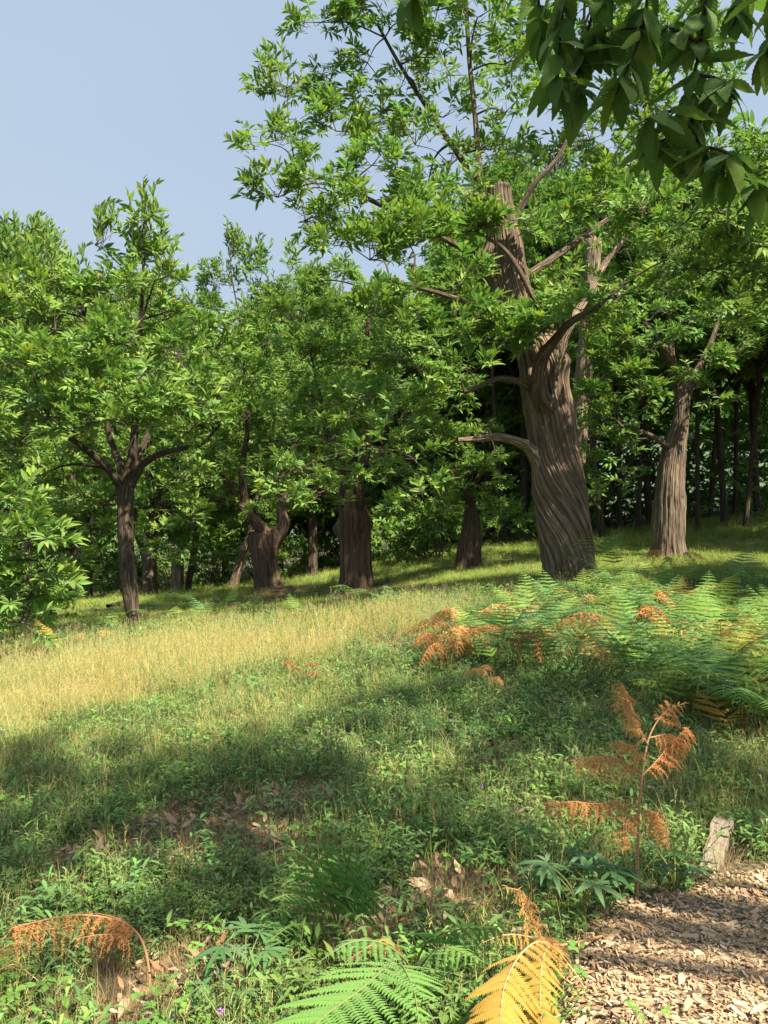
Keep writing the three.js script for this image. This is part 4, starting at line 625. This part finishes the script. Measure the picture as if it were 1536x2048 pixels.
// the places of the pinnae on a blade whose midrib is the given curve; each [matrix, variant]
function bladeOn(curve, o) {
  const { t0 = .35, pairs = 11, len = .28, side = null, droop = .2, seed = 1, shape = (t) => Math.pow(1 - t, .85) * .95 + .05, up = V(0, 1, 0) } = o, r = RNG(seed), out = [];
  for (let i = 0; i < pairs; i++) {
    const f = 1 - Math.pow(1 - i / pairs, 1.25), t = lerp(t0, 1, f), p = curve.getPoint(t), tg = curve.getTangent(t), sd = side ? side.clone() : tg.clone().cross(up).normalize(), L = len * shape(f) * r.r(.92, 1.06);
    sd.sub(tg.clone().multiplyScalar(sd.dot(tg))).normalize(); const nrm = sd.clone().cross(tg).normalize(); if (nrm.y < 0) nrm.negate();
    for (const s of [-1, 1]) {
      const sweep = o.sweep ?? .42, x = sd.clone().multiplyScalar(s).addScaledVector(tg, sweep + r.n() * .12).addScaledVector(nrm, -droop + r.n() * (o.jitter || .1)).normalize(), z = x.clone().cross(nrm).normalize(), y = z.clone().cross(x).normalize();
      out.push([new THREE.Matrix4().makeBasis(x, y, z).scale(V(L, L, L)).setPosition(p), Math.floor(r() * 4)]);
    }
  }
  const tip = curve.getPoint(.985), tg = curve.getTangent(1), z = tg.clone().cross(up).normalize(), y = z.clone().cross(tg); out.push([new THREE.Matrix4().makeBasis(tg, y, z.negate()).scale(V(1, 1, 1).multiplyScalar(len * .22)).setPosition(tip), 0]);
  return out;
}
const stalkGeo = (pts, r0, n = 5) => tube(pts, [r0, r0 * .8, r0 * .25], { radial: n, rings: pts.length * 4 });
function archPts(r, S, Bl, el0, el1, yaw = 0) { // rachis: upright stalk bending over into the blade, along yaw
  const pts = [V(0, -.02, 0)], n = 9, step = (S + Bl) / n; let p = V(0, -.02, 0);
  for (let i = 1; i <= n; i++) { const t = i / n, e = lerp(el0, el1, sstep(.15, 1, t)); p = p.clone().add(V(Math.cos(e) * Math.cos(yaw) * step, Math.sin(e) * step, -Math.cos(e) * Math.sin(yaw) * step)); pts.push(p); }
  return pts;
}
// bracken fronds for the bank: whole-frond geometries in several shapes
function frondGeo(seed, dry) {
  const r = RNG(seed), S = r.r(.35, .6), Bl = r.r(.5, .72), pts = archPts(r, S, Bl, r.r(1.2, 1.45), dry ? r.r(-1.0, -.3) : r.r(-.2, .85)), cv = new THREE.CatmullRomCurve3(pts);
  const gs = bladeOn(cv, { t0: S / (S + Bl), pairs: dry ? 12 : 9, len: r.r(.26, .34), droop: dry ? .5 : .15, seed, jitter: dry ? .5 : .12 }).map(([m, v]) => (dry ? PINNAE_DRY : PINNAE)[v].clone().applyMatrix4(m));
  const st = stalkGeo(pts, .0045, 4); st.deleteAttribute('uv'); return mergeGeometries([st, ...gs]);
}
const FRONDS = [1, 2, 3, 4, 5, 6].map((s) => frondGeo(s * 13)), FRONDS_DRY = [7, 8, 9].map((s) => frondGeo(s * 13, true));
function bracken(pos, r, o) { // a plant of a few fronds
  const t = thing('bracken_fern', pos, o.label, 'fern', o.group), n = o.n || 1 + Math.floor(r() * 2.6), a0 = o.yaw ?? r() * 6.28;
  for (let i = 0; i < n; i++) { const m = mesh('frond', r.pick(o.dry ? FRONDS_DRY : FRONDS), o.mat || r.pick(M.fern), t); m.rotation.y = a0 + i * (6.28 / n) * .8 + r.n() * .5; m.scale.setScalar((o.scale || 1) * r.r(.75, 1.2)); }
  return t;
}
{
  const r = RNG(500), bank = 'green bracken on the bank at the right';
  // the bank of bracken on the right-hand slope
  let n = 0; for (let i = 0; i < 2600 && n < 270; i++) {
    const px = 1610 - 750 * Math.pow(r(), 1.25), py = lerp(1120, 1480, Math.pow(r(), .8)), lim = 1215 + Math.max(0, 1180 - px) * .25; if (py < lim - 60 && px < 1150) continue; if (py > 1330 && px < 1200 + (py - 1330) * 1.7) continue; if (px < 930 && py > 1280) continue;
    const g = ground(px, py + 30); if (-g.z > 13.6 || -g.z < 4.4) continue; n++;
    const where = px > 1536 ? 'beyond the right edge' : px > 1330 ? (py < 1260 ? 'high at the right edge' : 'low at the right edge') : px > 1080 ? (py < 1230 ? 'below the tall twisted trunk' : 'in the middle of the slope') : 'at the left end of the slope';
    bracken(g, r, { label: 'arching bracken fern in the thick fern bank ' + where, group: 'bracken of the fern bank ' + where, n: 2 + Math.floor(r() * 2.4), mat: r() < .06 ? r.pick([M.fernYellow, M.fernTan]) : null, scale: r.r(.6, .95) * (px < 1000 ? .75 : 1) });
  }
  [[1040, 1330, M.fernOrange, 'bright orange withered bracken amid the green ferns below the tall trunk', .75, 2], [1060, 1315, M.fernOrange, 'rust-orange drooping bracken beside the bright orange one', .7, 1], [925, 1320, M.fernTan, 'tan withered bracken at the left end of the fern bank', .8, 2], [900, 1345, M.fernOrange, 'small orange dead bracken in front of the tan one', .6, 2], [940, 1285, M.fernTan, 'pale brown bracken arching behind the small orange one', .8, 1], [1345, 1140, M.fernTan, 'tan dead bracken at the foot of the grey knotty pollard', .8, 2], [1250, 1320, M.fernRust, 'dark rust bracken in the middle of the fern bank', .8, 2], [1310, 1260, M.fernRust, 'rust-brown bracken near the top of the fern bank', .7, 2], [1385, 1270, M.fernYellow, 'golden yellow bracken among dark green ferns', .7, 2], [1440, 1370, M.fernYellow, 'yellowing bracken hanging low at the right side of the bank', .8, 2], [1160, 1220, M.fernTan, 'faded tan bracken in the sunlit grass under the tall trunk', .6, 1], [1445, 1480, M.fernYellow, 'short yellow-brown bracken behind the tall orange stalk', .5, 2], [110, 1290, M.fernYellow, 'yellow bracken beside the track at the left', .55, 2], [180, 1285, M.fernTan, 'tan-yellow bracken by the slim tree', .55, 2], [600, 1350, M.fernRust, 'flattened rust-brown bracken lying in the meadow grass', .35, 3], [650, 1362, M.fernRust, 'small rust-brown scrap of bracken lying in the meadow', .3, 2], [985, 1375, M.fernTan, 'low brown bracken scrap in front of the fern bank', .35, 2]]
    .forEach(([x, y, mat, label, scale, k]) => bracken(ground(x, y + 14), r, { label, mat, scale: scale * (x > 700 ? 1.25 : 1.1), n: k + (x > 860 ? 1 : 0), dry: mat !== M.fernYellow }));
  [[720, 1225, .6], [640, 1240, .5], [590, 1245, .5], [380, 1270, .6], [350, 1262, .5], [420, 1255, .5], [1190, 1150, 1.0], [1150, 1160, .8], [1230, 1160, .8], [760, 1225, .5], [205, 1275, .5], [240, 1270, .5], [500, 1235, .5], [330, 1225, .6], [450, 1225, .6], [620, 1225, .5], [680, 1230, .5]].forEach(([x, y, s]) => bracken(ground(x, y), r, { label: 'small green bracken fern growing on its own in the middle meadow', group: 'scattered bracken of the middle meadow', scale: s * 1.35 }));
  [[885, 1505, .4, M.fern[2], 'pale small fern lying in the shaded grass']].forEach(([x, y, s, mat, label]) => bracken(ground(x, y + 12), r, { label, scale: s, mat, n: 2 }));
}
// near ferns: every pinna a piece of its frond
function nearFern(name, base, label, fronds) {
  const t = thing(name, base, label, 'fern');
  fronds.forEach((f, i) => {
    const pts = f.pts.map((p) => p.clone().sub(base)), cv = new THREE.CatmullRomCurve3(pts), m = mesh('frond', stalkGeo(pts, f.r0 || .0045, 6), f.stalk || M.stalkGreen, t);
    for (const [mx, v] of f.blades || bladeOn(cv, { seed: 700 + i, ...f })) { const q = mesh('pinna', f.geos[v % f.geos.length], f.mat, m); q.applyMatrix4(mx); }
  });
  return t;
}
{
  const g = (x, y, dx = 0, dz = 0) => { const p = ground(x, y); return onGround(p.x + dx, p.z + dz); };
  // tall orange withered bracken by the chips: stalk, side arms with curled pinnae
  {
    const b = g(1275, 1803), D = -b.z, S = (x, y, d = 0) => P(x, y, D + d), fr = [{ pts: [b, S(1276, 1720), S(1278, 1620), S(1286, 1540, .02), S(1300, 1470, .04), S(1330, 1425, .06), S(1372, 1405, .06)], r0: .006, stalk: M.stalkBrown, mat: M.fernOrange, geos: PINNAE_DRY, t0: .78, pairs: 6, len: .12, droop: .5, jitter: .6, side: V(1, .2, .3) }];
    const arm = (list, len, pairs0, mat, seed, pairs = Math.round(pairs0 * 1.5)) => fr.push({ pts: list.map(([x, y, d]) => S(x, y, d)), r0: .003, stalk: M.stalkBrown, mat, geos: PINNAE_DRY, t0: .12, pairs, len, droop: .7, jitter: 1.3, seed, sweep: .3, shape: (t) => .6 + .4 * Math.sin(3 * t) });
    arm([[1278, 1625, 0], [1240, 1605, -.03], [1190, 1608, -.06], [1140, 1603, -.1], [1092, 1612, -.13]], .085, 15, M.fernOrange, 1); arm([[1278, 1622, 0], [1300, 1622, .05], [1322, 1640, .09], [1338, 1690, .1]], .085, 9, M.fernOrange, 2);
    arm([[1278, 1630, 0], [1262, 1632, -.06], [1252, 1650, -.1], [1262, 1700, -.12]], .08, 8, M.fernOrange, 3); arm([[1284, 1555, .02], [1250, 1525, -.02], [1200, 1512, -.05], [1150, 1525, -.08]], .10, 12, M.fernTan, 4);
    arm([[1286, 1550, .02], [1315, 1520, .06], [1340, 1490, .1], [1375, 1455, .12]], .10, 11, M.fernOrange, 5); arm([[1296, 1490, .03], [1275, 1450, 0], [1262, 1410, -.03], [1245, 1368, -.05]], .09, 13, M.fernTan, 6); arm([[1290, 1520, .02], [1270, 1500, -.04], [1240, 1480, -.07]], .09, 7, M.fernTan, 7); arm([[1300, 1475, .04], [1340, 1470, .1], [1370, 1490, .13]], .08, 8, M.fernOrange, 8);
    nearFern('withered_fern', b, 'tall orange withered bracken on a thin stalk beside the wood chips', fr);
  }
  { // yellow fern in front of the chips
    const b = g(1210, 1872), S = (x, y, d) => P(x, y, d), fr = [];
    fr.push({ pts: [b, S(1165, 1882, 2.72), S(1120, 1890, 2.62), S(1085, 1880, 2.55), S(1060, 1830, 2.5), S(1045, 1785, 2.48), S(1015, 1775, 2.47)], r0: .005, stalk: M.stalkBrown, mat: M.fernTan, geos: PINNAE_DRY, t0: .40, pairs: 24, len: .11, droop: .6, jitter: .9, seed: 21, side: V(1, .1, .3) });
    fr.push({ pts: [S(1100, 1888, 2.52), S(1070, 1885, 2.4), S(1030, 1925, 2.25), S(1005, 1990, 2.14), S(1000, 2080, 2.06)], r0: .003, stalk: M.stalkTan, mat: M.fernYellow, geos: PINNAE_YEL, t0: .03, pairs: 17, len: .115, droop: .35, jitter: .3, seed: 22, side: V(1, .1, -.1), shape: (t) => .75 + .3 * Math.sin(3.1 * t) });
    fr.push({ pts: [S(1100, 1888, 2.52), S(1085, 1920, 2.38), S(1080, 1990, 2.3), S(1085, 2070, 2.25)], r0: .003, stalk: M.stalkTan, mat: M.fernYellow, geos: PINNAE_YEL, t0: .05, pairs: 14, len: .10, droop: .4, jitter: .2, seed: 23, side: V(1, .1, 0), shape: (t) => .8 });
    fr.push({ pts: [S(1105, 1888, 2.58), S(1130, 1920, 2.55), S(1160, 1960, 2.5), S(1180, 2000, 2.46)], r0: .003, stalk: M.stalkTan, mat: M.fernTan, geos: PINNAE_DRY, t0: .1, pairs: 8, len: .07, droop: .6, seed: 24, jitter: .4 });
    fr.push({ pts: [S(1095, 1885, 2.57), S(1050, 1872, 2.5), S(1010, 1870, 2.46), S(965, 1885, 2.42)], r0: .003, stalk: M.stalkTan, mat: M.fernYellow, geos: PINNAE_YEL, t0: .1, pairs: 10, len: .075, droop: .4, seed: 25, jitter: .2 });
    nearFern('yellow_fern', b, 'golden yellow bracken with brown curled tip at the edge of the wood chips', fr);
  }
  { // orange fern lower left
    const b = g(300, 1985), D = -b.z, S = (x, y, d = 0) => P(x, y, D + d), fr = [{ pts: [b, S(298, 1940, .02), S(285, 1885, .03), S(262, 1855, 0), S(225, 1838, -.04), S(150, 1830, -.1), S(80, 1842, -.16), S(25, 1855, -.2)], r0: .005, stalk: M.stalkBrown, mat: M.fernOrange, geos: PINNAE_DRY, t0: .4, pairs: 16, len: .10, droop: .5, jitter: .5, seed: 31, side: V(0, .3, 1), shape: (t) => .7 + .4 * Math.sin(3 * t) }];
    fr.push({ pts: [S(262, 1862, .02), S(240, 1840, .05), S(200, 1828, .08), S(160, 1826, .1)], r0: .003, stalk: M.stalkBrown, mat: M.fernRust, geos: PINNAE_DRY, t0: .1, pairs: 10, len: .09, droop: .6, jitter: .6, seed: 32 }, { pts: [S(255, 1862, .02), S(230, 1868, -.08), S(195, 1870, -.14), S(150, 1878, -.2)], r0: .003, stalk: M.stalkBrown, mat: M.fernOrange, geos: PINNAE_DRY, t0: .1, pairs: 10, len: .085, droop: .6, jitter: .6, seed: 33 });
    nearFern('withered_fern', b, 'orange withered bracken drooping from a bent stalk at the lower left', fr);
  }
  { // yellow fern in the lower left corner
    const b = g(-30, 1990), D = -b.z, S = (x, y, d = 0) => P(x, y, D + d);
    nearFern('yellow_fern', b, 'small yellow bracken in the bottom left corner', [
      { pts: [b, S(-20, 1930), S(20, 1890, -.1), S(85, 1885, -.2)], mat: M.fernYellow, stalk: M.stalkTan, geos: PINNAE_YEL, t0: .3, pairs: 9, len: .11, seed: 41, side: V(0, .5, .9) }, { pts: [b, S(-10, 1950), S(30, 1930, -.1), S(75, 1960, -.2)], mat: M.fernTan, stalk: M.stalkTan, geos: PINNAE_YEL, t0: .3, pairs: 8, len: .09, seed: 42, side: V(0, .5, .9) }, { pts: [b, S(-20, 1900), S(10, 1860, -.1), S(50, 1855, -.15)], mat: M.fern[1], geos: PINNAE, t0: .3, pairs: 8, len: .1, seed: 43, side: V(0, .5, .9) }]);
  }
  { // bright green fern at the bottom
    const b = g(760, 1985), S = (x, y, d) => P(x, y, d);
    nearFern('green_fern', b, 'bright green sunlit fern frond at the bottom edge', [
      { pts: [b, S(775, 1930, 2.5), S(770, 1935, 2.3), S(720, 1980, 2.14), S(640, 2040, 2.02), S(590, 2100, 1.95)], mat: M.fernLit, geos: PINNAE_NEAR, t0: .3, pairs: 15, len: .20, seed: 51, droop: .05, side: V(.75, .12, .6), shape: (t) => .7 + .4 * Math.sin(2.7 * t + .2) }, { pts: [b, S(790, 1935, 2.48), S(810, 1940, 2.3), S(830, 1990, 2.2), S(840, 2070, 2.1)], mat: M.fernLit, geos: PINNAE_NEAR, t0: .35, pairs: 12, len: .15, seed: 52, droop: .12 }, { pts: [b, S(740, 1950, 2.5), S(690, 1940, 2.4), S(620, 1965, 2.35)], mat: M.fernNear[1], geos: PINNAE_NEAR, t0: .35, pairs: 11, len: .12, seed: 53 }]);
  }
  { // green fern beside the yellow one
    const b = g(830, 1975), S = (x, y, d) => P(x, y, d);
    nearFern('green_fern', b, 'soft green fern frond reaching right toward the yellow fern', [
      { pts: [b, S(835, 1920, 2.55), S(865, 1875, 2.48), S(930, 1855, 2.44), S(985, 1855, 2.42), S(1030, 1845, 2.42)], mat: M.fernNear[2], geos: PINNAE_NEAR, t0: .36, pairs: 14, len: .17, seed: 61, droop: .25, side: V(.1, .75, .6) }, { pts: [b, S(850, 1920, 2.5), S(890, 1895, 2.4), S(960, 1920, 2.33)], mat: M.fernNear[0], geos: PINNAE_NEAR, t0: .35, pairs: 11, len: .15, seed: 62, droop: .2 }, { pts: [b, S(810, 1920, 2.55), S(760, 1885, 2.48), S(700, 1885, 2.42), S(650, 1915, 2.38)], mat: M.fernNear[2], geos: PINNAE_NEAR, t0: .35, pairs: 11, len: .14, seed: 63, droop: .3 }]);
    nearFern('withered_fern', g(800, 1950), 'small orange-brown curled fern between the green fronds at the bottom', [{ pts: [g(800, 1950), P(795, 1900, 2.72), P(770, 1880, 2.66), P(735, 1895, 2.62), P(690, 1925, 2.6)], mat: M.fernOrange, stalk: M.stalkBrown, geos: PINNAE_DRY, t0: .35, pairs: 10, len: .07, seed: 64, droop: .5, jitter: .5 }]);
  }
  { // upright dark green fern cluster
    const b = g(680, 1880), D = -b.z, S = (x, y, d = 0) => P(x, y, D + d * 2.2), fr = [];
    [[[655, 1790], [615, 1720], [575, 1690], 0.19, 1], [[668, 1770], [650, 1700], [645, 1650], .18, 0], [[700, 1790], [730, 1740], [790, 1740], .17, 2], [[690, 1780], [700, 1710], [725, 1680], .16, 0], [[640, 1820], [590, 1790], [545, 1800], .15, 1], [[715, 1820], [760, 1790], [800, 1810], .15, 2], [[650, 1850], [590, 1850], [540, 1880], .15, 0]].forEach(([a, c, e, len, k], i) => fr.push({ pts: [b, S(...a, -.03), S(...c, -.07), S(...e, -.16)], mat: M.fernNear[k], geos: PINNAE_NEAR, t0: .22, pairs: 12, len, seed: 71 + i, droop: .15, side: V(.8, .1, .5) }));
    nearFern('green_fern', b, 'upright dark green fern clump left of the pale stone', fr);
  }
}

// ---------------------------------------------------------------- hellebores: dark fingered leaves
{
  const r = RNG(600), mats = [[.05, .13, .04], [.065, .15, .05], [.09, .17, .07]].map((c) => { const m = M.fern[0].clone(); m.color = C(...c); m.clearcoat = .3; m.transmission = .2; return m; });
  const fing = [0, 1].map((k) => { const b = newBuf(); leafInto(b, { L: .12, W: .020, seg: 6, m: new THREE.Matrix4(), color: [1, 1, 1], droop: .25 + .2 * k, fold: .3 }); const g = bufGeo(b); return g; });
  [[1160, 1850, .26, 'dark hellebore with fingered leaves at the edge of the wood chips', 6], [1115, 1790, .22, 'pale grey-green hellebore tuft behind the one by the wood chips', 4], [1350, 1790, .16, 'dark hellebore with narrow fingers right of the orange stalk', 4], [490, 1985, .2, 'blue-green hellebore beside the bottom ferns at the left', 5], [455, 2040, .16, 'dark hellebore at the bottom edge', 3]].forEach(([x, y, h, label, n]) => {
    const b = ground(x, y), t = thing('hellebore', b, label, 'plant');
    for (let i = 0; i < n; i++) {
      const a = i * 6.28 / n + r(), hh = h * r.r(.6, 1.1), top = V(Math.cos(a) * hh * .55, hh, Math.sin(a) * hh * .55), st = mesh('stem', stalkGeo([V(0, -.01, 0), V(top.x * .3, hh * .6, top.z * .3), top], .004, 5), M.stalkGreen, t), mt = r.pick(mats);
      for (let k = 0; k < 8; k++) { const q = mesh('leaflet', r.pick(fing), mt, st), yaw = -a + (k / 7 - .5) * 4.2; q.position.copy(top); q.rotation.set(r.n() * .3, yaw, r.r(-.15, .35), 'YZX'); q.scale.setScalar((.75 + .35 * Math.cos((k / 7 - .5) * 2.4)) * h / .24 * r.r(.85, 1.1)); }
    }
  });
}
// ---------------------------------------------------------------- knapweed flowers
{
  const r = RNG(620), lab = ['lowest of the shaded middle meadow group', 'rightmost of the shaded middle meadow group', 'alone right of centre in the shaded grass', 'near the centre of the shaded foreground', 'at the far left below the dry grass', 'left, lower than the one below the dry grass', 'topmost of the shaded middle meadow group', 'in front of the orange bracken stalk top', 'at the bottom edge beside the dark hellebore', 'at the right edge among ferns', 'left of the middle meadow group', 'in front of the tan bracken'];
  const pg = (() => { const b = newBuf(); for (let i = 0; i < 30; i++) leafInto(b, { L: r.r(.012, .018), W: .004, seg: 2, m: mat4(V(0, 0, 0), new THREE.Euler(0, i * 2.4, r.r(.1, 1.4), 'YZX')), color: [1, 1, 1], droop: .2, fold: .2 }); return bufGeo(b); })(), hg = new THREE.SphereGeometry(.008, 8, 6).scale(1, 1.25, 1);
  [[735, 1430], [787, 1437], [904, 1444], [963, 1577], [245, 1457], [282, 1505], [758, 1413], [1262, 1452], [440, 2030], [1523, 1542], [652, 1468], [848, 1314]].forEach(([x, y], i) => {
    const h = i === 8 ? .12 : r.r(.26, .36), dz = ground(x, y + 40), D = -dz.z, b0 = ground(x, y + h * F / D * .92), t = thing('knapweed_flower', b0, 'purple knapweed flower on a thin stem ' + lab[i], 'flower', 'purple knapweed flowers'), top = P(x, y, -b0.z).sub(b0);
    mesh('stem', stalkGeo([V(0, -.01, 0), V(top.x * .2 + .01, top.y * .5, .01), top], .0018, 4), M.stalkGreen, t);
    const hd = mesh('flower_head', hg, M.stalkGreen, t); hd.position.copy(top); const p = mesh('petals', pg, M.petal, t); p.position.copy(top).add(V(0, .007, 0));
  });
}
// ---------------------------------------------------------------- fallen branches, stone, slab of wood
{
  const r = RNG(640), br = (pts, rad, mat, label, group) => { const b = pts[0].clone(), o = mesh('fallen_branch', tube(rel(pts, b), rad, { radial: 10, rings: pts.length * 8, around: 1, along: 1, shape: trunkShape({ seed: pts[0].x, flare: 0, k: 1.3, deep: .15 }) }), mat, scene); o.position.copy(b); tag(o, label, 'branch', group); };
  const lay = (list, r0, lift = .6) => list.map(([x, y], i) => { const p = ground(x, y); p.y += r0 * lift + .07; return p; });
  br(lay([[680, 1192], [720, 1184], [760, 1178], [778, 1168]], .06), [.06, .055, .04, .02], M.barkDark, 'longest dark fallen branch lying across the foot of the stout pollard');
  br(lay([[690, 1198], [740, 1190], [790, 1186]], .04), [.035, .04, .02], M.barkPale, 'pale thin fallen branch in front of the stout pollard');
  br(lay([[735, 1172], [765, 1176], [775, 1158]], .03), [.03, .03, .015], M.barkDark, 'short crooked stick right of the stout pollard');
  br(lay([[520, 1186], [550, 1183], [585, 1180]], .05), [.04, .045, .03], M.barkPale, 'pale cut branch lying at the foot of the squat forked pollard');
  br(lay([[540, 1190], [570, 1188], [592, 1186]], .04), [.03, .03, .02], M.barkGrey, 'thin grey branch below the pale cut one');
  br(lay([[992, 1168], [1015, 1170], [1050, 1172]], .03), [.022, .025, .015], M.barkPale, 'pale stick in the grass left of the tall twisted trunk');
  br(lay([[215, 1220], [238, 1214], [255, 1205]], .05), [.05, .05, .03], M.barkDark, 'dark fallen branch left of the slim tree');
  { const a = ground(950, 1345), b = ground(1048, 1345), m = ground(1000, 1340); m.y += .12; br([a, m, b], [.012, .014, .008], M.barkGrey, 'thin arched twig in the grass before the fern bank'); }
  { const a = ground(1075, 1330), b = ground(1140, 1332), m = ground(1110, 1328); m.y += .08; br([a, m, b], [.01, .012, .006], M.barkGrey, 'thin grey twig under the ferns right of the arched one'); }
  { // wood slab
    const a = ground(1418, 1752), c = ground(1448, 1685), d = c.clone().sub(a), L = d.length(), g = new THREE.BoxGeometry(.085, .035, L * 1.0, 8, 3, 24), p = g.attributes.position;
    for (let i = 0; i < p.count; i++) { const z = p.getZ(i), x = p.getX(i), n = noise(x * 60, 2, z * 6); p.setX(i, x * (1 + .25 * noise(3, 1, z * 9)) + .01 * noise(8, 2, z * 12)); p.setY(i, p.getY(i) + .007 * n); p.setZ(i, z + .03 * noise(x * 50, z > 0 ? 4 : 9, 2) * Math.abs(z) / L * 2); }
    g.computeVertexNormals(); const o = mesh('wood_slab', g, M.oldWood, scene); o.position.copy(a.clone().lerp(c, .5)).add(V(0, .055, 0)); o.lookAt(c.clone().add(V(0, .10, 0))); tag(o, 'weathered grey slab of split wood lying beside the wood chips', 'wood');
  }
  { const g = new THREE.IcosahedronGeometry(.036, 4), p = g.attributes.position; for (let i = 0; i < p.count; i++) { const v = V(p.getX(i), p.getY(i), p.getZ(i)), k = 1 + .18 * noise(v.x * 30, v.y * 30, v.z * 30); p.setXYZ(i, v.x * 1.2 * k, v.y * .75 * k, v.z * k); } g.computeVertexNormals(); const o = mesh('stone', g, M.stone, scene); o.position.copy(ground(840, 1784)).add(V(0, .03, 0)); tag(o, 'pale rounded stone lying among dead leaves in the foreground', 'stone'); }
}
renderer.render(scene, camera);
